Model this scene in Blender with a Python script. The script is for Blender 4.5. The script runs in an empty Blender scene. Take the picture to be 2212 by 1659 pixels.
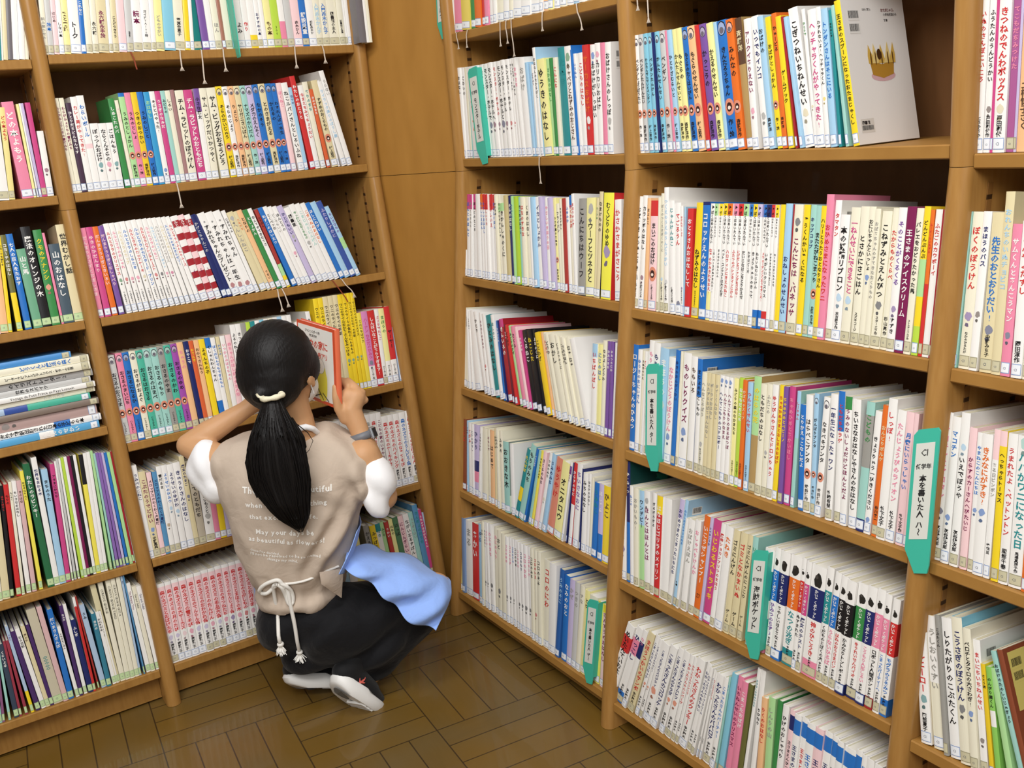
import bpy, bmesh, math, random
import numpy as np
from mathutils import Vector, Matrix
from mathutils.bvhtree import BVHTree
random.seed(7)
SC = bpy.context.scene
COL = SC.collection
FZ = 1.27                       # the fit had its zero at shelf level; the floor is z = 0 here
# ---------------------------------------------------------------- camera
YAW, PITCH, ROLL = 0.55213, -0.25827, -0.08376
CAMLOC = Vector((-0.40722, -2.54824, 0.08845 + FZ))
fwd = Vector((math.sin(YAW)*math.cos(PITCH), math.cos(YAW)*math.cos(PITCH), math.sin(PITCH)))
rgt = Vector((math.cos(YAW), -math.sin(YAW), 0)); up = rgt.cross(fwd)
r2 = rgt*math.cos(ROLL) + up*math.sin(ROLL); u2 = -rgt*math.sin(ROLL) + up*math.cos(ROLL)
cam = bpy.data.objects.new('camera', bpy.data.cameras.new('camera'))
cam.matrix_world = Matrix(((r2.x, u2.x, -fwd.x, CAMLOC.x), (r2.y, u2.y, -fwd.y, CAMLOC.y), (r2.z, u2.z, -fwd.z, CAMLOC.z), (0, 0, 0, 1)))
cam.data.sensor_width = 36; cam.data.lens = 2133.91393/2212*36; cam.data.clip_start = .02
COL.objects.link(cam); SC.camera = cam
# ---------------------------------------------------------------- light and exposure
SC.view_settings.view_transform = 'Standard'; SC.view_settings.look = 'None'
SC.view_settings.exposure = 0.08; SC.view_settings.gamma = 1; SC.view_settings.use_curve_mapping = False
wd = bpy.data.worlds.new('room_light'); SC.world = wd; wd.use_nodes = True
wd.node_tree.nodes['Background'].inputs[0].default_value = (1.0, .97, .92, 1)
wd.node_tree.nodes['Background'].inputs[1].default_value = .20
def area(name, loc, rot, sx, sy, power, col=(1, .985, .965)):
    l = bpy.data.lights.new(name, 'AREA'); l.shape = 'RECTANGLE'; l.size = sx; l.size_y = sy; l.energy = power; l.color = col
    o = bpy.data.objects.new(name, l); o.location = loc; o.rotation_euler = rot; COL.objects.link(o); return o
area('ceiling_light', (-.2, -1.35, 2.55), (math.radians(14), 0, 0), 1.6, .35, 27)
area('ceiling_light', (-.9, -2.5, 2.55), (math.radians(26), 0, math.radians(-38)), 2.0, .5, 42)
area('ceiling_light', (-1.2, -3.9, 2.4), (math.radians(50), 0, math.radians(-30)), 2.0, 1.0, 28)
# ---------------------------------------------------------------- materials
def lin(c):
    return tuple((x/12.92 if x <= .04045 else ((x+.055)/1.055)**2.4) for x in c)
def hexc(h):
    return lin(tuple(int(h[i:i+2], 16)/255 for i in (0, 2, 4)))
def mat(name, col=(.5, .5, .5), rough=.5, attr=None, spec=.5, coat=0):
    m = bpy.data.materials.new(name); m.use_nodes = True
    b = m.node_tree.nodes['Principled BSDF']
    b.inputs['Base Color'].default_value = (*col, 1); b.inputs['Roughness'].default_value = rough
    b.inputs['Specular IOR Level'].default_value = spec; b.inputs['Coat Weight'].default_value = coat
    if attr:
        a = m.node_tree.nodes.new('ShaderNodeAttribute'); a.attribute_name = attr
        m.node_tree.links.new(a.outputs['Color'], b.inputs['Base Color'])
    return m
def nd(m, t, **k):
    n = m.node_tree.nodes.new(t)
    for a, v in k.items(): setattr(n, a, v)
    return n
def lk(m, a, b): m.node_tree.links.new(a, b)
def mix2(m, fac, c1, c2):
    n = nd(m, 'ShaderNodeMix', data_type='RGBA')
    if hasattr(fac, 'is_linked') or hasattr(fac, 'links'): lk(m, fac, n.inputs[0])
    else: n.inputs[0].default_value = fac
    for i, c in ((6, c1), (7, c2)):
        if isinstance(c, tuple): n.inputs[i].default_value = (*c, 1)
        else: lk(m, c, n.inputs[i])
    return n.outputs[2]
def wood(name, c1, c2, scale=(3, 3, 40), rough=.42):
    m = mat(name, c1, rough, spec=.3, coat=.05 if rough > .45 else .15); b = m.node_tree.nodes['Principled BSDF']
    tc = nd(m, 'ShaderNodeTexCoord'); mp = nd(m, 'ShaderNodeMapping'); mp.inputs['Scale'].default_value = scale
    lk(m, tc.outputs['Object'], mp.inputs[0])
    n = nd(m, 'ShaderNodeTexNoise'); n.inputs['Scale'].default_value = 4; n.inputs['Detail'].default_value = 5
    lk(m, mp.outputs[0], n.inputs['Vector'])
    r = nd(m, 'ShaderNodeValToRGB'); r.color_ramp.elements[0].position = .3; r.color_ramp.elements[1].position = .7
    lk(m, n.outputs[0], r.inputs[0])
    lk(m, mix2(m, r.outputs[0], c1, c2), b.inputs['Base Color'])
    bp = nd(m, 'ShaderNodeBump'); bp.inputs['Strength'].default_value = .05; lk(m, n.outputs[0], bp.inputs['Height']); lk(m, bp.outputs[0], b.inputs['Normal'])
    return m
M_WOOD = wood('shelf_wood', hexc('A4783A'), hexc('986C31'), (30, 4, 4), .6)
M_POST = wood('post_wood', hexc('AB7F45'), hexc('A1743B'), (30, 30, 3), .3)
M_PANEL = wood('panel_veneer', hexc('A87835'), hexc('9E6F2E'), (6, 6, 1.5), .5)
M_BACK = wood('back_board', hexc('7C5430'), hexc('6C4828'), (6, 6, 1.5), .6)
M_COVER = mat('book_cover', rough=.3, attr='Col', spec=.45)
M_PAPER = mat('paper', rough=.85, attr='Col', spec=.2)
M_LABEL = mat('label_film', rough=.22, attr='Col', spec=.6)
M_PLATE = mat('teal_plastic', hexc('3FB79F'), .35)
M_CARD = mat('label_card', hexc('D9DBD3'), .5)
M_INK = mat('ink', hexc('202022'), .6)
def strip_mat():
    m = mat('peg_strip', hexc('8A6030'), .4); b = m.node_tree.nodes['Principled BSDF']
    tc = nd(m, 'ShaderNodeTexCoord'); sp = nd(m, 'ShaderNodeSeparateXYZ'); lk(m, tc.outputs['Object'], sp.inputs[0])
    f = nd(m, 'ShaderNodeMath', operation='FRACT'); k = nd(m, 'ShaderNodeMath', operation='MULTIPLY'); k.inputs[1].default_value = 40; lk(m, sp.outputs[2], k.inputs[0]); lk(m, k.outputs[0], f.inputs[0])
    g = nd(m, 'ShaderNodeMath', operation='LESS_THAN'); g.inputs[1].default_value = .28; lk(m, f.outputs[0], g.inputs[0])
    lk(m, mix2(m, g.outputs[0], hexc('8A6030'), hexc('3A2512')), b.inputs['Base Color']); return m
M_STRIP = strip_mat()
M_RIBBON = mat('ribbon_thread', hexc('CDBFAF'), .8)
M_RIBBON2 = mat('ribbon_thread_red', hexc('8A3A20'), .8)
# ---------------------------------------------------------------- object helpers
def put(name, me, parent=None, **props):
    o = bpy.data.objects.new(name, me); COL.objects.link(o)
    if parent is not None: o.parent = parent
    for k, v in props.items(): o[k] = v
    return o
def empty(name, loc=(0, 0, 0), **props):
    o = bpy.data.objects.new(name, None); o.location = loc; o.empty_display_size = .05; COL.objects.link(o)
    for k, v in props.items(): o[k] = v
    return o
class MB:                                   # collects faces with a colour each and builds ONE mesh
    def __init__(s): s.v = []; s.n = 0; s.f = []; s.c = []; s.mi = []
    def add(s, V, F, col, mi=0):
        V = np.asarray(V, float).reshape(-1, 3); s.v.append(V)
        for f in F: s.f.append([i+s.n for i in f]); s.c.append(col); s.mi.append(mi)
        s.n += len(V)
    def xform(s, fn):
        s.v = [fn(V) for V in s.v]
    def merge(s, o, mi=None):
        s.v += o.v
        s.f += [[i+s.n for i in f] for f in o.f]; s.c += o.c; s.mi += (o.mi if mi is None else [mi]*len(o.f)); s.n += o.n
    def mesh(s, name, mats, smooth=False):
        me = bpy.data.meshes.new(name)
        V = np.concatenate(s.v) if s.v else np.zeros((0, 3))
        lt = np.array([len(f) for f in s.f], np.int32); ls = np.concatenate(([0], np.cumsum(lt)[:-1])).astype(np.int32)
        vi = np.fromiter((i for f in s.f for i in f), np.int32)
        me.vertices.add(len(V)); me.vertices.foreach_set('co', V.astype(np.float32).ravel())
        me.loops.add(len(vi)); me.loops.foreach_set('vertex_index', vi)
        me.polygons.add(len(lt)); me.polygons.foreach_set('loop_start', ls); me.polygons.foreach_set('loop_total', lt)
        me.polygons.foreach_set('material_index', np.array(s.mi, np.int32))
        me.polygons.foreach_set('use_smooth', np.full(len(lt), smooth))
        if s.c and s.c[0] is not None:
            at = me.color_attributes.new('Col', 'FLOAT_COLOR', 'CORNER')
            cc = np.repeat(np.array([(*c, 1) for c in s.c], np.float32), lt, axis=0)
            at.data.foreach_set('color', cc.ravel())
        for m in (mats if isinstance(mats, (list, tuple)) else [mats]): me.materials.append(m)
        me.update(calc_edges=True); me.validate()
        return me
def box(mb, a, b, col=(1, 1, 1), mi=0):
    x0, y0, z0 = a; x1, y1, z1 = b
    mb.add([(x0, y0, z0), (x1, y0, z0), (x1, y1, z0), (x0, y1, z0), (x0, y0, z1), (x1, y0, z1), (x1, y1, z1), (x0, y1, z1)],
           [(0, 3, 2, 1), (4, 5, 6, 7), (0, 1, 5, 4), (1, 2, 6, 5), (2, 3, 7, 6), (3, 0, 4, 7)], col, mi)
def prism(mb, prof, z0, z1, col=(1, 1, 1), mi=0):     # profile in (x, y), extruded along z
    n = len(prof)
    mb.add([(x, y, z0) for x, y in prof]+[(x, y, z1) for x, y in prof],
           [tuple(range(n))[::-1], tuple(range(n, 2*n))]+[(i, (i+1) % n, n+(i+1) % n, n+i) for i in range(n)], col, mi)
# ---------------------------------------------------------------- shelf frames: (u along the wall, d out of the face, s up the face)
LEAN = 0.12366; ZJ = -0.02640; XR, YR = 0.92349, -0.90926
class Frame:
    def __init__(s, wall, lower):
        s.U = Vector((1, 0, 0)) if wall == 'L' else Vector((0, -1, 0))
        N = Vector((0, -1, 0)) if wall == 'L' else Vector((-1, 0, 0))
        s.O = Vector((0, 0, FZ)) if wall == 'L' else Vector((XR, YR, FZ))
        Z = Vector((0, 0, 1)); s.N = N; s.S = Z
        if lower:
            s.O = s.O+Z*ZJ; s.S = Z*math.cos(LEAN)-N*math.sin(LEAN); s.N = N*math.cos(LEAN)+Z*math.sin(LEAN)
    def p(s, u, d, h): return s.O+s.U*u+s.N*d+s.S*h
    def mat(s, u=0, d=0, h=0):
        o = s.p(u, d, h); return Matrix(((s.U.x, s.N.x, s.S.x, o.x), (s.U.y, s.N.y, s.S.y, o.y), (s.U.z, s.N.z, s.S.z, o.z), (0, 0, 0, 1)))
FR = {(w, l): Frame(w, l) for w in 'LR' for l in (False, True)}
SH = {('L0', 0): 0.62, ('L0', 1): 0.3127, ('L0', 2): 0.009, ('L0', 3): -0.2607, ('L0', 4): -0.5196, ('L0', 5): -0.8695, ('L0', 6): -1.1527, ('L1', 0): 0.62, ('L1', 1): 0.3212, ('L1', 2): 0.01, ('L1', 3): -0.2609, ('L1', 4): -0.573, ('L1', 5): -0.8717, ('L1', 6): -1.1527, ('T', 0): 0.62, ('T', 1): 0.318, ('T', 2): 0.0055, ('T', 3): -0.2767, ('T', 4): -0.581, ('T', 5): -0.875, ('T', 6): -1.1755, ('U', 0): 0.62, ('U', 1): 0.3173, ('U', 2): 0.0057, ('U', 3): -0.2846, ('U', 4): -0.5921, ('U', 5): -0.8892, ('U', 6): -1.1861, ('V', 0): 0.62, ('V', 1): 0.3173, ('V', 2): -0.0083, ('V', 3): -0.2923, ('V', 4): -0.5944, ('V', 5): -0.8968, ('V', 6): -1.1715}
ST = .021                                              # shelf board thickness
L_POSTS = [(-.793, -.757), (-.036, 0.), (.757, .7925)]
R_POSTS = [(-.7105, -.6714), (0., .0396), (.7423, .7803), (1.5226, 1.5606)]
BAYS = {'L': [('L0', -.757, -.036), ('L1', 0., .757)], 'R': [('T', -.6714, 0.), ('U', .0396, .7423), ('V', .7803, 1.5226)]}
DU, DLO = .235, .262                                   # depth of the upper and of the lower unit
SJ = -.004                                             # the joint between the units, just under shelf two
def round_front(w, dep, proud=.012, n=8):              # plan of an upright: square at the back, half-round nose
    pts = [(0, -dep), (w, -dep)]
    for i in range(n+1):
        a = math.pi*i/n; pts.append((w/2+w/2*math.cos(a), proud-.016+.016*math.sin(a)))
    return pts
def bookcase(wall, lower, name, label):
    fr = FR[wall, lower]; posts = L_POSTS if wall == 'L' else R_POSTS
    root = empty(name, fr.p(posts[0][0], 0, 0), label=label, category='bookcase'); inv = Matrix.Translation(-root.location)
    dep = DLO if lower else DU
    def part(nm, mb, m, smooth=False):
        me = mb.mesh(nm, m); o = put(nm, me, root); o.matrix_world = Matrix.Identity(4)
        me.transform(inv @ fr.mat()); o.matrix_local = Matrix.Identity(4)
        if smooth:
            me.polygons.foreach_set('use_smooth', np.ones(len(me.polygons), bool)); me.set_sharp_from_angle(angle=.6)
        return o
    floor_s = -(FZ+ZJ)/math.cos(LEAN)
    for a, b in posts:
        mb = MB()
        pr = [(a+x, y) for x, y in round_front(b-a, dep)]
        if lower:
            n = len(pr); top = [(x, y, -math.tan(LEAN)*y) for x, y in pr]
            bot = []
            for x, y in pr:                                    # the foot is cut level with the floor
                bot.append((x, y, (-(FZ+ZJ)-math.sin(LEAN)*y)/math.cos(LEAN)+.001))
            mb.add(top+bot, [tuple(range(n)), tuple(range(n, 2*n))[::-1]]+[(i, n+i, n+(i+1) % n, (i+1) % n) for i in range(n)], (1, 1, 1))
        else:
            prism(mb, pr, ZJ+.0008, .75)
        part('upright', mb, M_POST, True)
    for bay, a, b in BAYS[wall]:
        mb = MB(); box(mb, (a-.01, -dep-.012, floor_s+.06 if lower else ZJ), (b+.01, -dep, .036 if lower else .75)); part('back_board', mb, M_BACK)
        for k in ((3, 4, 5, 6) if lower else (0, 1, 2)):
            z = SH[bay, k]
            mb = MB()
            pr = [(-dep, z-ST), (-.002, z-ST), (0, z-ST+.002), (0, z-.002), (-.002, z), (-dep, z)]
            n = len(pr); mb.add([(a+.0007, y, q) for y, q in pr]+[(b-.0007, y, q) for y, q in pr], [tuple(range(n)), tuple(range(n, 2*n))[::-1]]+[(i, n+i, n+(i+1) % n, (i+1) % n) for i in range(n)], (1, 1, 1))
            part('shelf', mb, M_WOOD)
        if not lower or True:                                  # metal shelf-peg strips let into the uprights
            lo, hi = (SH[bay, 6], -.02) if lower else (0.03, .7)
            for side, x in ((1, a+.0008), (-1, b-.0008)):
                for d in (-.045, -.17):
                    mb = MB(); box(mb, (min(x, x+side*.0012), d-.006, lo), (max(x, x+side*.0012), d+.006, hi)); part('peg_strip', mb, M_STRIP)
        if lower:
            z = SH[bay, 6]; mb = MB(); box(mb, (a+.0007, -.062, floor_s+.012), (b-.0007, -.046, z-ST)); part('kickboard', mb, M_WOOD)
    return root
bookcase('L', False, 'bookcase', 'upper wooden bookcase above the crouching person, its rounded uprights standing on the lower one')
bookcase('L', True, 'bookcase', 'lower wooden bookcase sloping outwards in front of the crouching person')
bookcase('R', False, 'bookcase', 'upper wooden bookcase holding the book with the crown drawing')
bookcase('R', True, 'bookcase', 'lower wooden bookcase sloping outwards under the book with the crown drawing')
# corner filler panel between the two runs, upper and lower sheet
def corner():
    A = Vector((.788, .03)); B = Vector((XR+.012, YR+.7085)); d = (B-A).normalized(); n = Vector((d.y, -d.x))
    root = empty('corner_panel', (A.x, A.y, 0), label='plain tan veneer panel closing the corner between the two bookcases', category='panel')
    for nm, z0, z1 in (('lower_sheet', .001, FZ+ZJ-.001), ('upper_sheet', FZ+ZJ+.0005, FZ+.75)):
        mb = MB(); q = [(0, 0), (B.x-A.x, B.y-A.y)]; t = .015
        prism(mb, [q[0], q[1], (q[1][0]-n.x*t, q[1][1]-n.y*t), (-n.x*t, -n.y*t)], z0, z1); put(nm, mb.mesh(nm, M_PANEL), root)
corner()
# ---------------------------------------------------------------- floor: basket parquet, four strips to a block
def floor():
    m = mat('parquet', (.2, .1, .03), .38, coat=.25); b = m.node_tree.nodes['Principled BSDF']
    tc = nd(m, 'ShaderNodeTexCoord'); mp = nd(m, 'ShaderNodeMapping', vector_type='TEXTURE')
    mp.inputs['Location'].default_value = (.453, -.689, 0); mp.inputs['Rotation'].default_value = (0, 0, math.radians(-5.2)); mp.inputs['Scale'].default_value = (.287, .287, 1)
    lk(m, tc.outputs['Object'], mp.inputs[0])
    sp = nd(m, 'ShaderNodeSeparateXYZ'); lk(m, mp.outputs[0], sp.inputs[0])
    def mth(op, a, b_=None, c=None):
        n = nd(m, 'ShaderNodeMath', operation=op)
        for i, v in enumerate((a, b_, c)):
            if v is None: continue
            if isinstance(v, (int, float)): n.inputs[i].default_value = v
            else: lk(m, v, n.inputs[i])
        return n.outputs[0]
    X, Y = sp.outputs[0], sp.outputs[1]
    fx, fy = mth('FLOOR', X), mth('FLOOR', Y)
    par = mth('FLOORED_MODULO', mth('ADD', fx, fy), 2.0)           # 0: strips along y
    lx, ly = mth('FRACT', X), mth('FRACT', Y)
    def sel(a, c): return mth('ADD', mth('MULTIPLY', a, mth('SUBTRACT', 1.0, par)), mth('MULTIPLY', c, par))
    ac, al = sel(lx, ly), sel(ly, lx)
    s4 = mth('MULTIPLY', ac, 4.0); si = mth('FLOOR', s4); sf = mth('FRACT', s4)
    e = mth('MINIMUM', mth('MINIMUM', sf, mth('SUBTRACT', 1.0, sf)), mth('MULTIPLY', mth('MINIMUM', al, mth('SUBTRACT', 1.0, al)), 4.0))
    gap = mth('LESS_THAN', e, .022)
    cv = nd(m, 'ShaderNodeCombineXYZ'); lk(m, fx, cv.inputs[0]); lk(m, fy, cv.inputs[1]); lk(m, si, cv.inputs[2])
    wn = nd(m, 'ShaderNodeTexWhiteNoise', noise_dimensions='3D'); lk(m, cv.outputs[0], wn.inputs['Vector'])
    gv = nd(m, 'ShaderNodeCombineXYZ'); lk(m, mth('MULTIPLY', ac, 9.0), gv.inputs[0]); lk(m, mth('MULTIPLY', al, 1.2), gv.inputs[1]); lk(m, mth('MULTIPLY', wn.outputs[0], 50.0), gv.inputs[2])
    n = nd(m, 'ShaderNodeTexNoise'); n.inputs['Scale'].default_value = 3; n.inputs['Detail'].default_value = 6; lk(m, gv.outputs[0], n.inputs['Vector'])
    c = mix2(m, wn.outputs[0], hexc('73561F'), hexc('604818')); c = mix2(m, n.outputs[0], c, hexc('705422'))
    big = nd(m, 'ShaderNodeTexNoise'); big.inputs['Scale'].default_value = 3.5; big.inputs['Detail'].default_value = 2; lk(m, tc.outputs['Object'], big.inputs['Vector'])
    rr = nd(m, 'ShaderNodeValToRGB'); rr.color_ramp.elements[0].position = .45; rr.color_ramp.elements[1].position = .75; lk(m, big.outputs[0], rr.inputs[0])
    c = mix2(m, mth('MULTIPLY', rr.outputs[0], .45), c, hexc('5E543A'))             # worn dusty patches
    c = mix2(m, mth('MULTIPLY', gap, .85), c, hexc('2E2010'))
    lk(m, c, b.inputs['Base Color'])
    bp = nd(m, 'ShaderNodeBump'); bp.inputs['Strength'].default_value = .25; bp.inputs['Distance'].default_value = .002; lk(m, mth('SUBTRACT', 1.0, gap), bp.inputs['Height']); lk(m, bp.outputs[0], b.inputs['Normal'])
    lk(m, mth('ADD', .34, mth('MULTIPLY', rr.outputs[0], .25)), b.inputs['Roughness'])
    mb = MB(); box(mb, (-3.2, -4.6, -.04), (1.4, .5, 0)); put('floor', mb.mesh('floor', m), kind='structure', label='brown parquet floor laid in basket blocks', category='floor')
    wm = mat('wall_paint', hexc('C9C2B2'), .9)
    mb = MB(); box(mb, (-3.2, .30, 0), (1.4, .36, 2.9)); put('wall_back', mb.mesh('wall_back', wm), kind='structure', label='wall behind the crouching person', category='wall')
    mb = MB(); box(mb, (1.235, -4.6, 0), (1.30, .30, 2.9)); put('wall_right', mb.mesh('wall_right', wm), kind='structure', label='wall behind the crown book', category='wall')
floor()
# ---------------------------------------------------------------- lettering
_G = {}
def glyph(ch, bold=0):
    if (ch, bold) in _G: return _G[ch, bold]
    c = bpy.data.curves.new('glyph', 'FONT'); c.body = ch; c.resolution_u = 1; c.offset = bold or (.024 if ord(ch) > 0x2000 else .004)
    o = bpy.data.objects.new('glyph', c); COL.objects.link(o)
    dg = bpy.context.evaluated_depsgraph_get(); me = bpy.data.meshes.new_from_object(o.evaluated_get(dg))
    V = np.array([v.co[:2] for v in me.vertices]).reshape(-1, 2); F = [tuple(p.vertices) for p in me.polygons]
    bpy.data.objects.remove(o); bpy.data.curves.remove(c); bpy.data.meshes.remove(me)
    if len(V):
        lo, hi = V.min(0), V.max(0)
    else: lo = hi = np.zeros(2)
    _G[ch, bold] = (V, F, lo, hi); return _G[ch, bold]
def vtext(s, width, length, squash=1.0):
    """vertical lettering: list of (V2, F) with x centred on 0, y going down from 0 to -length"""
    out = []
    if not s: return out
    ascii_ = sum(c < '\u2000' for c in s) > len(s)*.8 and len(s) > 3
    if ascii_:
        x = 0; items = []
        for ch in s:
            if ch == ' ': x += .3; continue
            V, F, lo, hi = glyph(ch); items.append((V+np.array([x-lo[0], 0]), F)); x += (hi[0]-lo[0])+.08
        k = min(width*.95, length/max(x, .1))
        for V, F in items: out.append((np.stack([(V[:, 1]-.35)*k, -V[:, 0]*k], 1), F))
        return out
    n = sum(1. if c != ' ' else .5 for c in s)
    sz = min(width, length/n*1.12); adv = min(length/n, sz*1.12); sy = min(1., adv/(sz*.95))
    y = 0.
    for ch in s:
        if ch == ' ': y -= adv*.5; continue
        V, F, lo, hi = glyph(ch)
        if len(V):
            W = V.copy()
            if ch in 'ー〜-': W = W-(lo+hi)/2; W = np.stack([W[:, 1], -W[:, 0]], 1)
            else: W = W-np.array([(lo[0]+hi[0])/2 if ch not in 'っゃゅょッャュョ、。' else (lo[0]+hi[0])/2-.08, .36])
            out.append((np.stack([W[:, 0]*sz, (W[:, 1]*sz*sy)+y-adv*.5], 1), F))
        y -= adv
    return out
def htext(s, size, bold=0):
    out = []; x = 0
    for ch in s:
        if ch == ' ': x += .28*size; continue
        V, F, lo, hi = glyph(ch, bold); 
        out.append((np.stack([(V[:, 0]-lo[0])*size+x, V[:, 1]*size], 1), F)); x += (hi[0]-lo[0]+.085)*size
    return out, x
def disc(cx, cy, rx, ry, n=14, wob=0):
    a = np.arange(n)*2*math.pi/n; k = 1+wob*np.array([random.uniform(-1, 1) for _ in range(n)]) if wob else 1
    return np.stack([cx+rx*np.cos(a)*k, cy+ry*np.sin(a)*k], 1), [tuple(range(n))]
# ---------------------------------------------------------------- books
PAL = dict(W='F1EFEB', w0='F1EFEB', w='F1EFEB', I='EBE6D0', K='DFD2A8', K2='CFC08C', K3='EBDD93', K4='C8C0A8', K5='D8CFA8', Y='F2D42C', Y2='EAC82E', Y3='F2EC4E',
 Y4='F0E35A', Y5='E8DF6A', Y6='F0DC50', y='F1EAA0', y2='E5CF62', O='E2702A', O2='D9653A', o='F0BE8C', o2='DC8C72', R='CE3434', R2='A83A34', R3='B93A34', r='A32630',
 r2='9A3A4A', P='E88AA6', p='F4D0D2', p2='D9B4B4', M='7C1F50', M2='6B2436', m='CB4A86', m2='A85C90', m3='8A5A80', V='7A559E', V2='4A2F66', V3='A04FA8', V4='8A6AB0',
 v='C6BADC', v2='D68ABC', B='2A72C2', B2='2F62A8', B3='5A93BE', b='A6CDE8', b2='7890B8', b3='AEC4DC', N='232C66', N2='3B55A0', T='2A8C90', T2='147A76', T3='3A7F96',
 t='A0D0C6', t2='4FB59B', C='86C6DC', C2='3A9ACD', G='3C8A4A', G2='5FAE93', G3='4E7A55', G4='2C6B45', g='AEDB9A', g2='8CC860', g3='6FA887', L='B9D94A', L2='B0CF3A',
 S='9C9A94', S2='BDB39F', s='C8C8C6', D='1E1D20', D2='3A4658', D3='6F6A6E', D4='4A5A66', H='5B4232', H2='6B6A3A', H3='8A4A32', H4='A8705E', H5='4A3548', h='B0925E',
 h2='A57C7C', Z='123F3C', Z2='6E7F78')
PAL = {k: hexc(v) for k, v in PAL.items()}
def cname(c):
    b = c.rstrip('0123456789')
    return dict(W='white', w='white', I='ivory', K='beige', Y='yellow', y='pale yellow', O='orange', o='peach', R='red', r='dark red', P='pink', p='pale pink', M='maroon', m='magenta',
        V='purple', v='lavender', B='blue', b='light blue', N='navy', T='teal', t='pale teal', C='sky blue', G='green', g='light green', L='lime', S='grey', s='light grey',
        D='black', H='brown', h='tan', Z='dark green').get(b, 'pale')
PAPER = [hexc(x) for x in ('E9E6DC', 'DDD8C8', 'EFEDE6', 'D2CBB6')]
def book_geo(t, h, dep, sp, tc, ti, ex, st, rnd):
    """cover, page block and label as three MBs; x across the thickness, y out of the shelf (spine at 0), z up"""
    E = ex.split(';') if ex else []
    opt = {}
    for e in E:
        if '=' in e: k, v = e.split('='); opt[k] = v
        elif e[:1] == 'd' and e[1:].isdigit(): dep = int(e[1:])/1000
        elif e[:1] == 'q': opt['q'] = float(e[1:])
        elif e: opt[e] = True
    if 's' in opt: st = 'n'
    base = PAL[sp]; cov = PAL[opt['cov']] if 'cov' in opt else base
    bul = min(.0013, t*.09); ct = min(.0022, t*.17); NX = 6
    def ys(x): return -bul*(2*x/t-1)**2
    bands = []
    def band(s):
        c, fr = s.split('@'); a, b_ = fr.split('-'); return (1-float(b_), 1-float(a), PAL[c])
    for k in ('b', 'b2'):
        if k in opt: bands.append(band(opt[k]))
    if 'kp' in opt: bands.append((.52, .80, PAL[opt['kp']]))
    if 'kp2' in opt: bands.append((.82, .955, PAL[opt['kp2']]))
    if 'chk' in opt:
        for i in range(6): bands.append((.12+i*.15, .195+i*.15, PAL['r']))
    zs = sorted({0., 1.} | {round(z, 4) for b_ in bands for z in b_[:2] if 0 <= z <= 1})
    C = MB()
    xs = np.linspace(0, t, NX+1)
    for z0, z1 in zip(zs[:-1], zs[1:]):
        zm = (z0+z1)/2; col = base
        for b_ in bands:
            if b_[0] <= zm <= b_[1]: col = b_[2]
        V = [(x, ys(x), z0*h) for x in xs]+[(x, ys(x), z1*h) for x in xs]; n = NX+1
        C.add(V, [(i, i+1, n+i+1, n+i) for i in range(NX)], col)
        sidecol = cov if 'cov' in opt or ('b2' not in opt) else col
        C.add([(t, ys(t), z0*h), (t, -dep, z0*h), (t, -dep, z1*h), (t, ys(t), z1*h)], [(0, 1, 2, 3)], sidecol)
        C.add([(0, ys(0), z0*h), (0, -dep, z0*h), (0, -dep, z1*h), (0, ys(0), z1*h)], [(3, 2, 1, 0)], sidecol)
    # rims, inner faces, fore edges
    inn = [(max(ct, min(t-ct, x)), min(ys(x), 0)-ct) for x in xs]
    n = NX+1
    for z in (0., h):
        V = [(x, ys(x), z) for x in xs]+[(a, b_, z) for a, b_ in inn]
        C.add(V, [(i, i+1, n+i+1, n+i) for i in range(NX)], cov if z == 0 else tuple(.5*(a+b_) for a, b_ in zip(cov, base)))
        for x0, x1 in ((0, ct), (t-ct, t)): C.add([(x0, -bul, z), (x1, -bul-ct, z), (x1, -dep, z), (x0, -dep, z)], [(0, 1, 2, 3)], cov)
    for x0, x1 in ((0, ct), (t-ct, t)): C.add([(x0, -dep, 0), (x1, -dep, 0), (x1, -dep, h), (x0, -dep, h)], [(0, 1, 2, 3)], cov)
    C.add([(ct, -ct-bul, 0), (ct, -dep, 0), (ct, -dep, h), (ct, -ct-bul, h)], [(0, 1, 2, 3)], PAL['I']); C.add([(t-ct, -ct-bul, 0), (t-ct, -dep, 0), (t-ct, -dep, h), (t-ct, -ct-bul, h)], [(0, 1, 2, 3)], PAL['I'])
    C.add([(a, b_, 0) for a, b_ in inn]+[(a, b_, h) for a, b_ in inn], [(i, n+i, n+i+1, i+1) for i in range(NX)], PAL['I'])
    def flat(P2, F, col, off=.0003):                    # printing on the crown of the spine
        x = np.clip(P2[:, 0], .0003, t-.0003); C.add(np.stack([x, np.full(len(x), off), P2[:, 1]], 1), F, col)
    def spine(P2, F, col, off=.0002):                   # a round mark, cut in strips that follow the spine
        m_ = 8; lo, hi = max(P2[:, 0].min(), .0002), min(P2[:, 0].max(), t-.0002)
        if hi-lo < 1e-4: return
        up, dn = [], []
        X_ = np.linspace(lo, hi, m_+1); k = len(P2)
        for x in X_:
            zz = []
            for i in range(k):
                a, b_ = P2[i], P2[(i+1) % k]
                if (a[0]-x)*(b_[0]-x) <= 0 and abs(a[0]-b_[0]) > 1e-9: zz.append(a[1]+(b_[1]-a[1])*(x-a[0])/(b_[0]-a[0]))
            if not zz: zz = [P2[:, 1].mean()]
            up.append(max(zz)); dn.append(min(zz))
        V = [(x, -bul*(2*x/t-1)**2+off, z) for x, z in zip(X_, dn)]+[(x, -bul*(2*x/t-1)**2+off, z) for x, z in zip(X_, up)]
        C.add(V, [(i, i+1, m_+2+i, m_+1+i) for i in range(m_)], col)
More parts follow.
